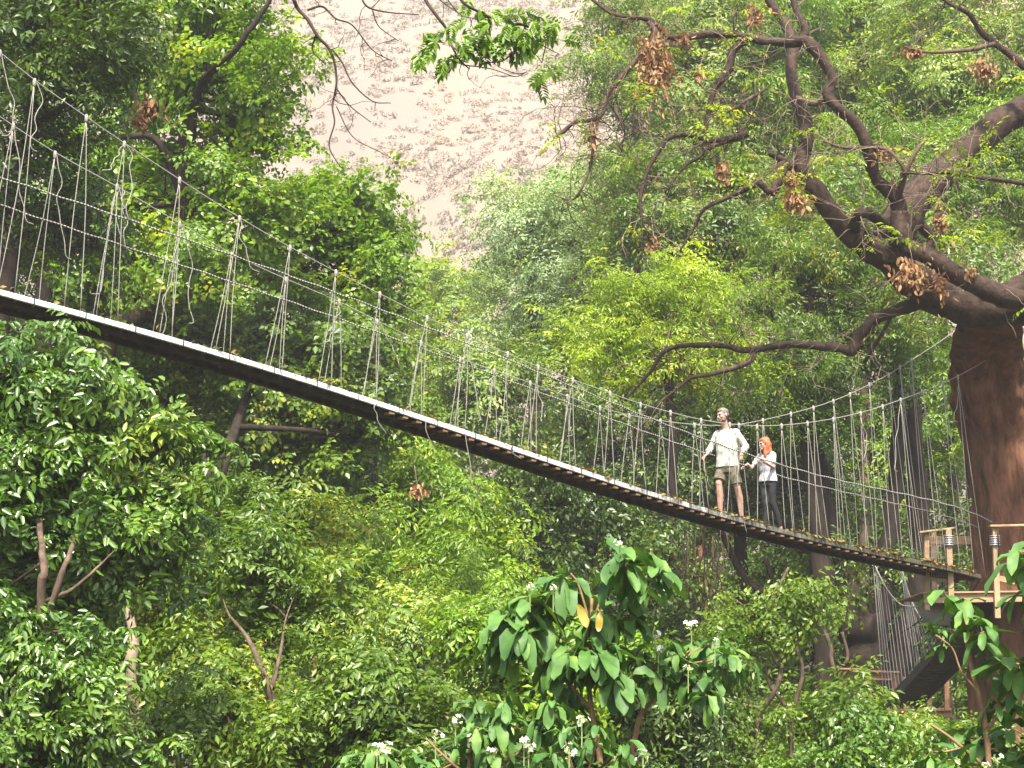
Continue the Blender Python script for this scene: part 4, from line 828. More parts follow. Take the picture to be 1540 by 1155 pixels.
def big_shrub(name, label, Y, stems, ros, flowers=(), leafL=.26, seed=1, yellow=(), mat='big', nl=(9, 13), kids=2, down=.35):
    g = np.random.default_rng(seed); q = stems[0][0]; p0 = at(q[0], q[1], Y); gz = float(ground(p0[0], p0[1]))
    root = empty(name, (p0[0], p0[1], gz), label, 'shrub', None)
    st = MB(); joints = []
    for k_, pl_ in enumerate(stems):
        P = [np.r_[at(x, y, Y + (dd[0] if dd else 0)), m_of(r_, Y)] for x, y, r_, *dd in pl_]
        if k_ == 0 and P[0][2] > gz: P = [np.r_[p0[0], p0[1], gz - .2, m_of(q[2] * 1.3, Y)]] + P
        Q = catmull(np.array(P), 6); st.tube(Q[:, :3], Q[:, 3], 8); joints.append(Q[:, :3])
    J = np.concatenate(joints); lv = MB(); ly = MB()
    def rosette(c, n, sc, spread=1.0):
        a0 = g.uniform(0, 6.28)
        for i_ in range(n):
            az = a0 + i_ * 2.4; el = g.uniform(-.5, .65) + (.5 if i_ > n * .65 else 0)
            d = np.array([math.cos(az) * math.cos(el), math.sin(az) * math.cos(el), math.sin(el)])
            L_ = leafL * sc * g.uniform(.75, 1.3) * (.7 if i_ > n * .65 else 1)
            vs, fs = big_leaf(c + np.array([0, 0, g.uniform(-.06, .03)]) + d * .02, d, np.array([0, 0, 1.]) + d * .5 + g.normal(0, .15, 3), L_, L_ * g.uniform(.30, .40), g.uniform(.35, 2.0) * (1 + down), g)
            lv.add(vs, fs)
    for rr in ros:
        x, y = rr[0], rr[1]; sc = rr[2] if len(rr) > 2 else 1; dy = rr[3] if len(rr) > 3 else g.uniform(-.25, .25)
        c = at(x, y, Y + dy); a = J[np.argmin(np.linalg.norm(J - c, axis=1) + np.maximum(0, J[:, 2] - c[2]) * 3)]
        md = a * .5 + c * .5 + g.normal(0, .015, 3); md[2] = min(md[2], c[2] - .02); st.tube(catmull([a, md, c - [0, 0, .02]], 5), np.linspace(.008, .005, 11), 6)
        rosette(c, g.integers(*nl), sc)
        for _ in range(kids):
            c2 = c + g.normal(0, 1, 3) * [.09, .12, .06] * sc - [0, 0, .05]; st.tube([c - [0, 0, .08], c2], .004, 5); rosette(c2, g.integers(5, 8), sc * .82)
    st.build('stem', M['stem'], root, True); lv.build('foliage', M[mat], root, True)
    for (x, y, dx, dz_, L_) in yellow:
        vs, fs = big_leaf(at(x, y, Y - .25), [dx, -.2, dz_], [0, -1, .3], L_, L_ * .38, .4, g); ly.v = []; ly.f = []; ly.add(vs, fs)
        o = ly.build('yellow_leaf', M['bigy'], root, True); o['label'] = 'yellowed leaf'
    for fl in flowers:
        x, y = fl[0], fl[1]; sc = fl[2] if len(fl) > 2 else 1; c = at(x, y, Y - .32); fb = []; bb = []
        a = J[np.argmin(np.linalg.norm(J - c, axis=1))]; 
        for _ in range(int(7 * sc)):
            cc = c + g.normal(0, 1, 3) * [.026, .024, .020] * sc; ax = unit(unit(cc - c) + [0, -.3, .5]); u_ = unit(np.cross(ax, [.3, .2, .9])); v_ = np.cross(ax, u_)
            for k_ in range(5):
                an = k_ * 2 * math.pi / 5; dd = u_ * math.cos(an) + v_ * math.sin(an); fb.append((cc, dd + ax * .35, ax))
        for _ in range(9): bb.append((c + g.normal(0, 1, 3) * .02 * sc - [0, 0, .02], g.normal(0, .6, 3) + [0, 0, 1], g.normal(0, 1, 3)))
        for arr, nm, mt, l_ in ((fb, 'flower_cluster', 'flower', .024), (bb, 'flower_bud', 'bud', .03)):
            A_ = np.array(arr); V = leaf_arrays(A_[:, 0], A_[:, 1], A_[:, 2], np.full(len(A_), l_ * .8), np.full(len(A_), l_ * .55), True); link(nm, leaf_mesh(nm, V, True), M[mt], root)
        mb_ = MB(); mb_.tube([c - [0, -.03, .16], c], .004, 5); mb_.build('flower_stalk', M['bud'], root)
    return root
big_shrub('large_leaf_shrub', 'tall large leaved shrub with two yellow leaves, in front of the gully right of centre', 12.5,
  [[(905, 1240, 5), (903, 1150, 4.6), (893, 1090, 4.2), (886, 1030, 3.6), (888, 960, 3), (890, 900, 2.4)], [(887, 1065, 3), (850, 1020, 2.4), (825, 980, 2), (812, 930, 1.7)], [(889, 950, 2.4), (905, 900, 2), (935, 865, 1.7)], [(885, 930, 2), (870, 880, 1.7), (858, 862, 1.5)]],
  [(795, 902, 1.1), (765, 925, .95), (820, 925, 1.05), (855, 866, 1.1), (940, 842, 1.1), (975, 845, .95), (905, 915, .9), (880, 970, .9), (855, 1035, .9), (925, 1020, .9), (840, 985, 1.0), (900, 980, .9), (790, 950, 1.0), (945, 920, .7)],
  [(797, 882, .5), (832, 882, .5), (932, 815, .4)], .27, 1, [(868, 908, .45, -.8, .17), (903, 918, -.15, -1, .14), (905, 1100, .5, -.6, .11)])
big_shrub('large_leaf_shrub', 'large leaved flowering shrub with white blossoms just right of the yellow leaves', 12.9,
  [[(940, 1240, 4.5), (945, 1155, 4.2), (955, 1110, 4), (962, 1080, 3.8), (976, 1058, 3.2), (1000, 1035, 2.2), (1020, 1000, 1.8)], [(972, 1062, 2), (950, 1040, 1.6), (930, 1020, 1.3)]],
  [(1005, 970, .9), (1045, 968, .95), (1082, 965, 1.0), (1020, 1010, .95), (1055, 1015, .95), (985, 1005, .9), (965, 985, .75), (1095, 985, .8)], [(985, 955, .9), (1040, 940, .9), (990, 975, .7), (1035, 1005, .6), (1075, 965, .5)], .21, 2)
big_shrub('large_leaf_shrub', 'row of large leaved stems with white blossoms low left of the yellow leaved shrub', 12.2,
  [[(700, 1260, 4), (705, 1160, 3.4), (712, 1090, 2.6)], [(705, 1170, 3), (660, 1130, 2), (640, 1110, 1.6)], [(705, 1180, 3), (770, 1140, 2), (800, 1110, 1.6)]],
  [(640, 1135, .8), (690, 1120, .9), (735, 1110, .9), (760, 1050, .8), (745, 1085, .85), (720, 1060, .8), (790, 1140, .9), (810, 1090, .8), (665, 1150, .9), (830, 1060, .8)], [(685, 1082, 1.1), (715, 1114, 1.1), (655, 1105, .8), (795, 1122, 1.1), (788, 1112, .7), (741, 1130, .6)], .22, 3)
big_shrub('large_leaf_shrub', 'low large leaved shrub with one pale blossom on the bottom edge left of centre', 11.5,
  [[(570, 1280, 4), (572, 1180, 3)]], [(530, 1140, .8), (570, 1130, .85), (605, 1145, .8), (550, 1155, .8), (640, 1160, .8)], [(567, 1126, 1.0), (582, 1126, .7)], .20, 4)
big_shrub('large_leaf_shrub', 'low large leaved shrub with white blossoms on the bottom edge right of centre', 11.8,
  [[(880, 1290, 4), (875, 1190, 3)]], [(840, 1140, .85), (885, 1150, .85), (930, 1130, .8), (900, 1100, .8), (850, 1110, .8)], [(856, 1127, 1.0), (875, 1083, .8), (967, 1137, .9)], .20, 5)
big_shrub('large_leaf_shrub', 'bright large leaved shrub in the lower right corner before the timber platform', 11.2,
  [[(1500, 1290, 6), (1490, 1180, 5), (1480, 1080, 4.4), (1462, 1010, 3.6), (1448, 930, 2.8)], [(1470, 1040, 2.4), (1446, 1010, 1.6), (1432, 975, 1.4), (1407, 955, 1.2)], [(1485, 1100, 3), (1520, 1040, 2.3), (1535, 1000, 2)], [(1490, 1160, 3), (1430, 1110, 2.3), (1400, 1090, 2)]],
  [(1455, 908, 1.0), (1406, 952, .6), (1480, 945, 1.0), (1510, 990, 1.05), (1530, 1000, 1.0), (1500, 1055, .9), (1535, 1060, 1.0), (1455, 1105, .9), (1490, 1110, 1.0), (1530, 1120, 1.0), (1400, 1125, .8), (1440, 1150, 1.0), (1500, 1160, 1.0), (1395, 1155, .8)], [(1500, 1140, .5), (1481, 1150, .4)], .20, 6, nl=(7, 11), kids=1, down=-.25)
big_shrub('large_leaf_shrub', 'few big leaves poking in at the right edge before the upper platform', 10.6, [[(1600, 1300, 4), (1590, 1000, 3), (1565, 850, 2)]], [(1558, 828, 1.2), (1575, 870, 1.0)], [], .25, 7)
# ------------------------------------------------------------------ branches hanging in from a tree overhead
def over_branch(label, Y, lines, n_tw, seed, leaves=(), name='overhanging_branch', L0=.3):
    g = np.random.default_rng(seed); p0 = at(lines[0][0][0], lines[0][0][1], Y); rt = empty(name, p0, label, 'branch')
    Qs = []; mb = MB()
    for pl_ in lines:
        Q = catmull(np.array([np.r_[at(x, y, Y + g.uniform(-.05, .05)), m_of(r_, Y)] for x, y, r_ in pl_]), 6); Qs.append(Q); mb.tube(Q[:, :3], Q[:, 3], 7)
    mb.build('wood', M['twigd'], rt, True); mb = MB(); twigs(mb, Qs, n_tw, g, L0, -.6, .1, 1, .0035); mb.build('twig', M['twigd'], rt, True)
    B = []; D = []; Nn = []; LL = []
    for (x, y, ln, az) in leaves:      # pinnate leaf sprays: x, y, length m, direction angle (deg, 0 = right, -90 = down)
        p = at(x, y, Y + g.uniform(-.15, .1)); a = R(az) + g.normal(0, .15); d = unit(np.array([math.cos(a), g.uniform(-.5, .5), math.sin(a)])); k_ = 6
        s = unit(np.cross(d, [g.normal(0, .3), -1, g.normal(0, .3)]))
        for j_ in range(k_):
            d = unit(d + [0, 0, -.07]); p = p + d * ln / k_
            for sg in (-1, 1): B.append(p); D.append(d * .7 + s * sg * .8); Nn.append([g.normal(0, .35), -.7, .9]); LL.append(g.uniform(.75, 1.1))
        B.append(p); D.append(d); Nn.append([0, -.7, .9]); LL.append(1)
    if B:
        LL = np.array(LL); V = leaf_arrays(np.array(B), np.array(D), np.array(Nn, float), LL * .082, LL * .036, True); link('foliage', leaf_mesh('foliage', V, True), M['bright'], rt)
g = np.random.default_rng(15); lv = []
for (cx, cy, rx, ry, n) in ((668, 62, 40, 28, 24), (695, 45, 25, 20, 10), (755, 35, 45, 26, 26), (810, 35, 35, 30, 22), (780, 60, 40, 14, 12), (728, 58, 18, 18, 7), (815, 105, 22, 14, 8), (672, 88, 12, 10, 7), (720, 5, 30, 12, 8)):
    for _ in range(int(n * .6)): lv.append((cx + g.uniform(-rx, rx), cy + g.uniform(-ry, ry), g.uniform(.10, .17), g.choice([-150, -110, -90, -60, -30, 10])))
over_branch('leafy branch hanging from the top edge over the pale hillside', 15.5,
  [[(628, -30, 3.5), (640, 0, 3), (655, 22, 2.6), (672, 45, 2.2), (676, 62, 1.8), (690, 88, 1.4), (706, 104, 1)], [(680, -30, 3), (695, 2, 2.4), (725, 20, 2.2), (760, 33, 1.8), (800, 42, 1.4), (820, 60, 1), (815, 95, .8)], [(678, 68, 1.2), (700, 85, 1), (730, 93, .9), (755, 92, .8), (775, 78, .7)], [(700, 98, 1), (740, 104, .8), (775, 115, .7), (792, 108, .6)], [(800, 60, 1), (830, 76, .7), (842, 82, .5)]], 14, 16, lv)
over_branch('bare dark branch trailing down beside the hillside gap', 16.2,
  [[(425, -40, 4), (440, -5, 3.4), (448, 13, 3), (463, 30, 2.8), (478, 55, 2.6), (494, 72, 2.3), (503, 95, 2), (506, 125, 1.8), (500, 160, 1.6), (503, 185, 1.3), (495, 220, 1), (512, 252, .7)], [(463, 15, 2), (485, 10, 1.8), (505, 28, 1.5), (530, 38, 1.3), (560, 75, 1), (590, 92, .8)], [(500, 75, 1.6), (515, 95, 1.4), (530, 125, 1.2), (560, 152, 1), (588, 155, .7)], [(476, 50, 1.6), (470, 75, 1.2), (488, 95, .9)], [(504, 130, 1.3), (525, 158, 1), (558, 184, .7)], [(540, -20, 2), (550, 8, 1.6), (580, 18, 1.2), (630, 22, .8)], [(560, 15, 1.2), (570, 40, .9), (600, 62, .6)], [(506, 160, 1), (530, 205, .8), (570, 228, .6)]], 26, 17)
over_branch('fine bare twigs dangling from the top edge between the two hanging branches', 15.8, [[(640, -20, 1.4), (668, 5, 1.1), (690, 20, .8)], [(660, -20, 1), (690, 20, .8), (715, 28, .6)]], 6, 18)
# ------------------------------------------------------------------ people
def rcone(mb, a, b_, ra, rb, n=14):
    a = np.asarray(a, float); b_ = np.asarray(b_, float); d = unit(b_ - a); th = np.linspace(-math.pi / 2 + .15, 0, 5); P = []; Rr = []
    for t_ in th: P.append(a + d * ra * math.sin(t_)); Rr.append(ra * math.cos(t_))
    for t_ in -th[::-1]: P.append(b_ + d * rb * math.sin(t_)); Rr.append(rb * math.cos(t_))
    mb.tube_exact(P, Rr, d, n)
def tube_exact(s, P, Rr, d, n):
    ref = np.array([0, 0, 1.]) if abs(d[2]) < .9 else np.array([1., 0, 0]); X = unit(np.cross(ref, d)); Y = np.cross(d, X); o = len(s.v)
    for p, r_ in zip(P, Rr):
        for j_ in range(n): a = 2 * math.pi * j_ / n; s.v.append(tuple((p + r_ * (math.cos(a) * X + math.sin(a) * Y)).tolist()))
    m_ = len(P)
    for i_ in range(m_ - 1):
        for j_ in range(n): k_ = (j_ + 1) % n; s.f.append((o + i_ * n + j_, o + i_ * n + k_, o + (i_ + 1) * n + k_, o + (i_ + 1) * n + j_))
    s.f.append(tuple(o + j_ for j_ in reversed(range(n)))); s.f.append(tuple(o + (m_ - 1) * n + j_ for j_ in range(n)))
MB.tube_exact = tube_exact
def ellipsoid(mb, c, r_, Rm=None, n=14, k_=9):
    c = np.asarray(c, float); o = len(mb.v); Rm = np.eye(3) if Rm is None else Rm
    for i_ in range(k_):
        t_ = math.pi * (i_ + .5) / k_
        for j_ in range(n):
            a = 2 * math.pi * j_ / n; v = np.array([r_[0] * math.sin(t_) * math.cos(a), r_[1] * math.sin(t_) * math.sin(a), r_[2] * math.cos(t_)]); mb.v.append(tuple((c + v @ Rm).tolist()))
    for i_ in range(k_ - 1):
        for j_ in range(n): q_ = (j_ + 1) % n; mb.f.append((o + i_ * n + j_, o + (i_ + 1) * n + j_, o + (i_ + 1) * n + q_, o + i_ * n + q_))
    mb.f.append(tuple(o + j_ for j_ in range(n))); mb.f.append(tuple(o + (k_ - 1) * n + j_ for j_ in reversed(range(n))))
def loft(mb, rings, n=20):
    """rings: (centre, side axis, front axis, rx, ry)"""
    o = len(mb.v)
    for c, X, Y, rx, ry in rings:
        for j_ in range(n):
            a = 2 * math.pi * j_ / n; ca, sa = math.cos(a), math.sin(a); e = .85
            mb.v.append(tuple((np.asarray(c) + X * rx * math.copysign(abs(ca) ** e, ca) + Y * ry * math.copysign(abs(sa) ** e, sa)).tolist()))
    for i_ in range(len(rings) - 1):
        for j_ in range(n): k_ = (j_ + 1) % n; mb.f.append((o + i_ * n + j_, o + i_ * n + k_, o + (i_ + 1) * n + k_, o + (i_ + 1) * n + j_))
    mb.f.append(tuple(o + j_ for j_ in reversed(range(n)))); mb.f.append(tuple(o + (len(rings) - 1) * n + j_ for j_ in range(n)))
def remesh(mb, name, mat, parent, vox=.008, sm=4, wrinkle=0, seed=0):
    me = bpy.data.meshes.new('tmp'); me.from_pydata(mb.v, [], mb.f); bm_ = bmesh.new(); bm_.from_mesh(me); bmesh.ops.recalc_face_normals(bm_, faces=bm_.faces); bm_.to_mesh(me); bm_.free()
    o = bpy.data.objects.new('tmp', me); COL.objects.link(o)
    r_ = o.modifiers.new('r', 'REMESH'); r_.mode = 'VOXEL'; r_.voxel_size = vox; s_ = o.modifiers.new('s', 'SMOOTH'); s_.iterations = sm; s_.factor = .5
    dg = bpy.context.evaluated_depsgraph_get(); dg.update(); m2 = bpy.data.meshes.new_from_object(o.evaluated_get(dg)); m2.name = name
    bpy.data.objects.remove(o); bpy.data.meshes.remove(me)
    if wrinkle:
        n_ = len(m2.vertices); co = np.empty(n_ * 3, np.float32); m2.vertices.foreach_get('co', co); co = co.reshape(-1, 3); nn = np.empty(n_ * 3, np.float32); m2.vertices.foreach_get('normal', nn); nn = nn.reshape(-1, 3)
        x, y, z = co.T.astype(float); w_ = np.sin(x * 38 + z * 21 + seed + 2 * np.sin(z * 17)) * .5 + np.sin(z * 47 + x * 13 + 2 * np.sin(x * 23 + seed)) * .5 + np.sin(x * 71 - z * 55) * .25
        co = co + nn * (w_ * wrinkle)[:, None]; m2.vertices.foreach_set('co', co.astype(np.float32).ravel()); m2.update()
    m2.shade_smooth(); return link(name, m2, mat, parent)
def skinmat(name, c, r_=.5):
    m, nt, b, N, L = newmat(name); b.inputs['Base Color'].default_value = (*c, 1); b.inputs['Roughness'].default_value = r_; b.inputs['Subsurface Weight'].default_value = .12; b.inputs['Subsurface Radius'].default_value = (.02, .008, .004); b.inputs['Subsurface Scale'].default_value = .3
    no = N.new('ShaderNodeTexNoise'); no.inputs['Scale'].default_value = 9; r2 = ramp(N, [(.3, tuple(q * .86 for q in c)), (.7, tuple(min(1, q * 1.1) for q in c))]); t = N.new('ShaderNodeTexCoord'); L.new(t.outputs['Object'], no.inputs['Vector']); L.new(no.outputs['Fac'], r2.inputs[0]); L.new(r2.outputs[0], b.inputs['Base Color']); return m
SK1 = skinmat('skin_man', (.46, .26, .19)); SK2 = skinmat('skin_woman', (.55, .34, .27))
CL = {'shirt': surf('linen_shirt', (.37, .38, .33), (.43, .435, .375), 7, .9, .25, bdist=.01), 'shorts': surf('olive_shorts', (.075, .065, .042), (.14, .12, .08), 14, .9, .2),
      'tee': surf('pale_tee', (.34, .34, .40), (.47, .47, .50), 9, .9, .2), 'black': surf('black_leggings', (.008, .008, .010), (.018, .018, .022), 10, .7, .1),
      'hair_grey': surf('grey_hair', (.07, .062, .055), (.20, .185, .165), 60, .8, .8), 'hair_red': surf('red_hair', (.20, .045, .016), (.42, .13, .045), 30, .55, .8, (1, 1, .2)), 'beard': surf('stubble', (.10, .06, .045), (.19, .12, .09), 70, .9, .3),
      'shoe': surf('brown_shoe', (.07, .045, .03), (.15, .10, .065), 12, .7, .2), 'lens': surf('dark_lens', (.008, .008, .008), (.015, .015, .015), 5, .15, 0), 'eye': surf('eye_dark', (.03, .02, .015), (.05, .03, .02), 5, .3, 0), 'lip': surf('lip', (.36, .13, .11), (.42, .16, .13), 9, .5, .1)}
def hand(mb, wrist, palm_dir, side, back, curl=1.0, sc=1.0):
    """palm, four curled fingers and a thumb; all axes world unit vectors"""
    d, s, b_ = unit(np.array(palm_dir, float)), unit(np.array(side, float)), unit(np.array(back, float)); w_ = np.asarray(wrist, float)
    pc = w_ + d * .05 * sc
    for q_ in (-.027, -.009, .009, .027): rcone(mb, w_ + s * q_ * .6 * sc + d * .01, pc + s * q_ * sc + d * .035 * sc, .014 * sc, .0115 * sc, 8)
    for q_, L_ in zip((-.028, -.0095, .0095, .027), (.062, .078, .074, .058)):
        p = pc + s * q_ * sc + d * .035 * sc; an = 0; r_ = .0092
        for seg, fr in enumerate((.42, .32, .26)):
            an += (.25, .75, .7)[seg] * curl * (1 + q_ * 4); dd = d * math.cos(an) - b_ * math.sin(an); p2 = p + dd * L_ * fr * sc; rcone(mb, p, p2, r_ * sc, r_ * .9 * sc, 8); p = p2; r_ *= .92
    p = w_ + s * -.026 * sc + d * .022 * sc; dd = unit(d * .75 - s * .75 - b_ * .35); p2 = p + dd * .034 * sc; rcone(mb, p, p2, .0125 * sc, .0105 * sc, 8); dd = unit(d * .95 - s * .1 - b_ * .6 * curl); rcone(mb, p2, p2 + dd * .032 * sc, .0105 * sc, .009 * sc, 8)
def head(mb, c, F, U, sc=1.0):
    """c: centre of the skull; F: face direction, U: up"""
    F = unit(np.array(F, float)); U = unit(np.array(U, float)); S = unit(np.cross(F, U)); U = np.cross(S, F); Rm = np.stack([S, F, U]); c = np.asarray(c, float)
    L = lambda x, y, z: c + (S * x + F * y + U * z) * sc
    ellipsoid(mb, L(0, -.012, .030), np.array([.076, .094, .084]) * sc, Rm); ellipsoid(mb, L(0, .028, -.035), np.array([.062, .062, .075]) * sc, Rm)
    rcone(mb, L(-.034, .035, -.078), L(.034, .035, -.078), .030 * sc, .030 * sc); ellipsoid(mb, L(0, .068, -.088), np.array([.024, .022, .020]) * sc, Rm)       # jaw, chin
    rcone(mb, L(0, .086, .018), L(0, .108, -.022), .0085 * sc, .0135 * sc, 8); ellipsoid(mb, L(0, .100, -.026), np.array([.017, .014, .009]) * sc, Rm)        # nose
    rcone(mb, L(-.036, .080, .030), L(.036, .080, .030), .0115 * sc, .0115 * sc, 8)                                                                       # brow
    rcone(mb, L(-.019, .088, -.055), L(.019, .088, -.055), .0085 * sc, .0085 * sc, 8)                                                                     # lips
    for q_ in (-1, 1): ellipsoid(mb, L(q_ * .077, -.008, -.004), np.array([.012, .020, .032]) * sc, Rm); ellipsoid(mb, L(q_ * .040, .060, -.018), np.array([.026, .028, .022]) * sc, Rm)
    return L, Rm
def deckp(px, py, off): 
    s, z = onp(px, py, off); return P3(s, fd(s), off)
# ---- man
fm = deckp(1083, 770, .46); fl = deckp(1115, 780, .24); Ym = (fm[1] + fl[1]) / 2
J = lambda px, py, dy=0.0: at(px, py, Ym + dy)
FW = unit(np.array([-.62, -.78, 0.])); RT = unit(np.array([-.78, .62, 0.]))       # his facing and his right
man = empty('person', P3(onp(1099, 778, .37)[0], fd(onp(1099, 778, .37)[0]), .37), 'tall man in a pale loose shirt and olive shorts walking on the rope bridge', 'person')
pel = J(1094, 700); hr_, hl = pel + RT * .095 - [0, 0, .02], pel - RT * .095 - [0, 0, .02]; che = J(1093, 662); shr, shl = che + RT * .170 + [0, 0, .112], che - RT * .170 + [0, 0, .112]
nk = che + [0, 0, .18] + FW * .01; hd_ = J(1087, 624.5, -.07)
kr, kl = J(1081, 727, -.06), J(1109, 733, -.10); ar, al = fm + [0, 0, .085], fl + [0, 0, .085]
wr = P3(*onp(1060, 684, WID), WID) + FW * -.05 + [0, 0, .015]; s_ = onp(1114, 684, 0); wl = P3(s_[0], s_[1], 0) + np.array([.02, .09, .03])
er = J(1069, 674, .17); el = J(1122, 672, -.10)
b1 = MB(); hL, hR = head(b1, hd_, unit(np.array([-.80, -.50, -.22])), [-.05, 0, 1], .98)
rcone(b1, nk - [0, 0, .04], hd_ - [0, 0, .06], .060, .056); rcone(b1, shr, er, .050, .038); rcone(b1, er, wr, .040, .026); rcone(b1, shl, el, .050, .038); rcone(b1, el, wl, .040, .026)
up = np.array([0, 0, 1.]); loft(b1, [(pel - up * .10, RT, FW, .13, .09), (pel, RT, FW, .165, .11), (pel + up * .12, RT, FW, .15, .10), (che, RT, FW, .17, .115), (che + up * .10, RT, FW, .185, .11), (che + up * .17, RT, FW, .12, .075), (nk, RT, FW, .06, .055)])
for h_, k_, a_, f_ in ((hr_, kr, ar, fm), (hl, kl, al, fl)):
    rcone(b1, h_, k_, .088, .054); cf = k_ * .62 + a_ * .38 - FW * .022; rcone(b1, k_, cf, .052, .056); rcone(b1, cf, a_, .055, .034)
    rcone(b1, a_ - FW * .03 - up * .05, f_ + FW * .15 + up * .035, .034, .028)
hand(b1, wr, unit(np.array([-.3, -.3, -.25])), unit(np.array([.5, -.6, .0])), unit(np.array([-.2, -.1, 1])), 1.25); hand(b1, wl, unit(np.array([-.1, -.55, -.7])), DIR * -1, unit(np.array([.3, -.5, .6])), 1.1)
remesh(b1, 'body', SK1, man, .007, 3)
sh = MB(); loft(sh, [(pel - up * .035, RT, FW, .192, .140), (pel + up * .04, RT, FW, .188, .135), (pel + up * .14, RT, FW, .180, .125), (che, RT, FW, .190, .138), (che + up * .09, RT, FW, .192, .122), (che + up * .14, RT, FW, .150, .090), (che + up * .185, RT, FW, .085, .070)], 24)
for s_, e_, w_ in ((shr, er, wr), (shl, el, wl)):
    rcone(sh, s_, e_, .066, .055); q_ = e_ * .62 + w_ * .38; rcone(sh, e_, q_, .055, .050)
remesh(sh, 'shirt', CL['shirt'], man, .009, 3, .0042, 1)
cf = MB()
for e_, w_ in ((er, wr), (el, wl)): q_ = e_ * .62 + w_ * .38; d_ = unit(w_ - e_); cf.tube([q_ + d_ * .02, q_ + d_ * .055], [.056, .058], 14)
cf.tube(catmull([nk + RT * .05 + up * .02 + FW * .02, nk + FW * .075 - up * .03, nk + FW * .095 - up * .13], 5), .012, 6); cf.tube(catmull([nk - RT * .05 + up * .02 + FW * .02, nk + FW * .08 - up * .03, nk + FW * .097 - up * .13], 5), .012, 6)
cf.tube(catmull([nk - RT * .06 + up * .02, nk - FW * .06 + up * .045, nk + RT * .06 + up * .02], 5), .014, 6)
cf.build('cuffs_and_collar', CL['shirt'], man, True)
so_ = MB(); loft(so_, [(pel - up * .13, RT, FW, .178, .128), (pel - up * .03, RT, FW, .180, .128), (pel + up * .05, RT, FW, .168, .118)], 24)
for h_, k_ in ((hr_, kr), (hl, kl)): q_ = h_ * .14 + k_ * .86; rcone(so_, h_ - up * .03, h_ * .5 + k_ * .5, .100, .092); so_.tube([h_ * .6 + k_ * .4, q_], [.095, .098], 16)
remesh(so_, 'shorts', CL['shorts'], man, .009, 2, .004, 3)
ha = MB(); Rm = hR; ellipsoid(ha, hL(0, -.022, .042), np.array([.081, .096, .084]), Rm); ellipsoid(ha, hL(0, -.050, .0), np.array([.077, .062, .062]), Rm); ellipsoid(ha, hL(0, .035, .082), np.array([.058, .046, .034]), Rm)
remesh(ha, 'hair', CL['hair_grey'], man, .008, 2, .003, 5)
be = MB(); rcone(be, hL(-.040, .034, -.080), hL(.040, .034, -.080), .033, .033); ellipsoid(be, hL(0, .070, -.090), (.029, .027, .024), Rm); rcone(be, hL(-.058, .02, -.05), hL(-.052, .03, -.08), .024, .027); rcone(be, hL(.058, .02, -.05), hL(.052, .03, -.08), .024, .027); rcone(be, hL(-.018, .093, -.040), hL(.018, .093, -.040), .008, .008, 8)
remesh(be, 'beard', CL['beard'], man, .007, 2)
for q_ in (-1, 1):
    mb = MB(); ellipsoid(mb, hL(q_ * .031, .083, .008), (.011, .007, .006), Rm, 10, 6); mb.build('eye', CL['eye'], man, True)
    mb = MB(); mb.tube([hL(q_ * .016, .093, .030), hL(q_ * .034, .091, .034), hL(q_ * .050, .080, .028)], [.004, .005, .003], 6); mb.build('eyebrow', CL['beard'], man, True)
mb = MB(); mb.tube([hL(-.020, .096, -.058), hL(0, .100, -.058), hL(.020, .096, -.058)], [.002, .004, .002], 6); mb.build('mouth', CL['lip'], man, True)
for a_, f_ in ((ar, fm), (al, fl)):
    mb = MB(); rcone(mb, f_ - FW * .055 + up * .045, f_ + FW * .16 + up * .038, .047, .041); ellipsoid(mb, a_ - FW * .01 - up * .015, (.050, .055, .045)); mb.box(f_ + FW * .055 + up * .010, (.085, .28, .024), Matrix.Rotation(math.atan2(FW[1], FW[0]) - math.pi / 2, 3, 'Z'))
    remesh(mb, 'shoe', CL['shoe'], man, .007, 2)
# ---- woman
wf = deckp(1150, 792, .40); wb = deckp(1174, 797, .26); Yw = (wf[1] + wb[1]) / 2 - .02
J = lambda px, py, dy=0.0: at(px, py, Yw + dy)
FW = unit(np.array([-.80, -.60, 0.])); RT = unit(np.array([-.60, .80, 0.]))
wo = empty('person', P3(onp(1162, 794, .33)[0], fd(onp(1162, 794, .33)[0]), .33), 'red haired woman in sunglasses, white top and black leggings walking behind the man', 'person')
pel = J(1155, 720); che = J(1153, 694); hr_, hl = pel + RT * .075 - [0, 0, .02], pel - RT * .075 - [0, 0, .02]; shr, shl = che + RT * .14 + [0, 0, .09], che - RT * .14 + [0, 0, .09]
nk = che + [0, 0, .14] + FW * .015; hd_ = J(1149.5, 668, -.06); kr, kl = J(1151, 757, -.04), J(1162, 757, -.05); ar, al = wf + [0, 0, .075], wb + [0, 0, .085]
s_ = onp(1120, 700, WID); wr = P3(s_[0], s_[1], WID) - FW * .06 + [0, 0, .03]; s_ = onp(1143, 693, 0); wl = P3(s_[0], s_[1], 0) + np.array([.05, .07, .005])
er = J(1130, 704, .10); el = J(1163, 703, -.12)
b1 = MB(); hL, hR = head(b1, hd_, unit(np.array([-.86, -.42, -.10])), [0, 0, 1], .90)
rcone(b1, nk - [0, 0, .03], hd_ - [0, 0, .05], .045, .042); rcone(b1, shr, er, .038, .030); rcone(b1, er, wr, .031, .021); rcone(b1, shl, el, .038, .030); rcone(b1, el, wl, .031, .021)
loft(b1, [(pel - up * .08, RT, FW, .12, .09), (pel, RT, FW, .145, .10), (pel + up * .09, RT, FW, .115, .085), (che, RT, FW, .13, .10), (che + up * .08, RT, FW, .145, .09), (che + up * .12, RT, FW, .09, .06), (nk, RT, FW, .045, .042)])
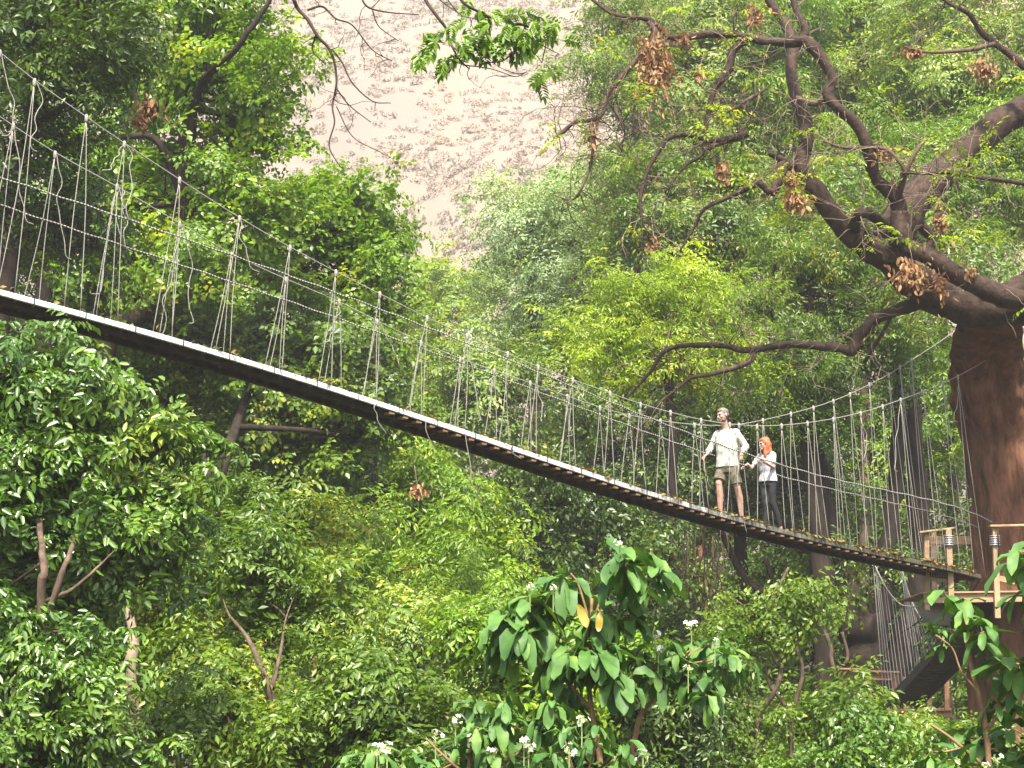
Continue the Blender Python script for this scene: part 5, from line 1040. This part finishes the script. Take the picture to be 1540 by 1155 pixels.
for h_, k_, a_, f_, fd_ in ((hr_, kr, ar, wf, FW), (hl, kl, al, wb, FW)):
    rcone(b1, h_, k_, .078, .048); cf_ = k_ * .62 + a_ * .38 - FW * .018; rcone(b1, k_, cf_, .046, .047); rcone(b1, cf_, a_, .046, .028)
    rcone(b1, a_ - FW * .02 - up * .045, f_ + FW * .11 + up * .028, .028, .022)
    for q_ in range(5): rcone(b1, f_ + FW * .10 + RT * (q_ - 2) * .015 + up * .018, f_ + FW * (.155 - abs(q_ - 1) * .006) + RT * (q_ - 2) * .016 + up * .012, .011, .009, 8)
hand(b1, wr, unit(np.array([-.5, .1, -.3])), unit(np.array([.4, -.6, 0])), unit(np.array([0, -.2, 1])), 1.2, .9); hand(b1, wl, unit(np.array([-.55, -.45, .05])), unit(np.array([.1, -.2, -1])), unit(np.array([.35, -.8, .2])), 1.4, .9)
remesh(b1, 'body', SK2, wo, .0065, 3)
sh = MB(); loft(sh, [(pel - up * .055, RT, FW, .172, .128), (pel + up * .02, RT, FW, .160, .118), (pel + up * .09, RT, FW, .140, .108), (che - up * .01, RT, FW, .150, .132), (che + up * .06, RT, FW, .158, .112), (che + up * .105, RT, FW, .120, .080), (che + up * .13, RT, FW, .070, .055)], 24)
for s_, e_ in ((shr, er), (shl, el)): rcone(sh, s_, s_ * .45 + e_ * .55, .062, .056)
remesh(sh, 'top', CL['tee'], wo, .008, 3, .004, 2)
lg = MB(); loft(lg, [(pel - up * .13, RT, FW, .140, .105), (pel - up * .02, RT, FW, .152, .108), (pel + up * .04, RT, FW, .135, .098)], 20)
for h_, k_, a_ in ((hr_, kr, ar), (hl, kl, al)): cf_ = k_ * .62 + a_ * .38 - FW * .018; rcone(lg, h_, k_, .086, .053); rcone(lg, k_, cf_, .052, .052); lg.tube([cf_, a_ + (cf_ - a_) * .12], [.052, .036], 14)
remesh(lg, 'leggings', CL['black'], wo, .008, 2, .001, 2)
ha = MB(); ellipsoid(ha, hL(0, -.022, .044), (.080, .094, .082), hR); ellipsoid(ha, hL(0, -.050, -.02), (.078, .060, .09), hR)
for x_, y_, z0, z1, r0_, r1_ in ((-.072, .0, .03, -.17, .030, .022), (-.080, -.03, .02, -.14, .036, .026), (.070, .0, .03, -.19, .030, .020), (.078, -.03, .02, -.12, .036, .030), (.03, -.09, 0, -.16, .032, .024), (-.03, -.09, 0, -.17, .032, .024), (-.060, .045, -.06, -.24, .020, .026), (.055, .05, -.08, -.22, .016, .022)): rcone(ha, hL(x_, y_, z0), hL(x_ * 1.15, y_ * 1.1, z1), r0_, r1_)
ellipsoid(ha, hL(0, .040, .080), (.056, .044, .030), hR)
remesh(ha, 'hair', CL['hair_red'], wo, .008, 2, .005, 7)
mb = MB()
for q_ in (-1, 1): ellipsoid(mb, hL(q_ * .031, .094, .010), (.024, .008, .018), hR, 12, 6); mb.tube([hL(q_ * .052, .086, .014), hL(q_ * .078, .03, .012), hL(q_ * .080, -.01, .008)], .004, 6)
mb.tube([hL(-.012, .10, .014), hL(.012, .10, .014)], .004, 6); mb.build('sunglasses', CL['lens'], wo, True)
mb = MB(); mb.tube([hL(-.018, .097, -.058), hL(0, .101, -.058), hL(.018, .097, -.058)], [.003, .005, .003], 6); mb.build('mouth', CL['lip'], wo, True)
print('LEAVES', NLEAF)
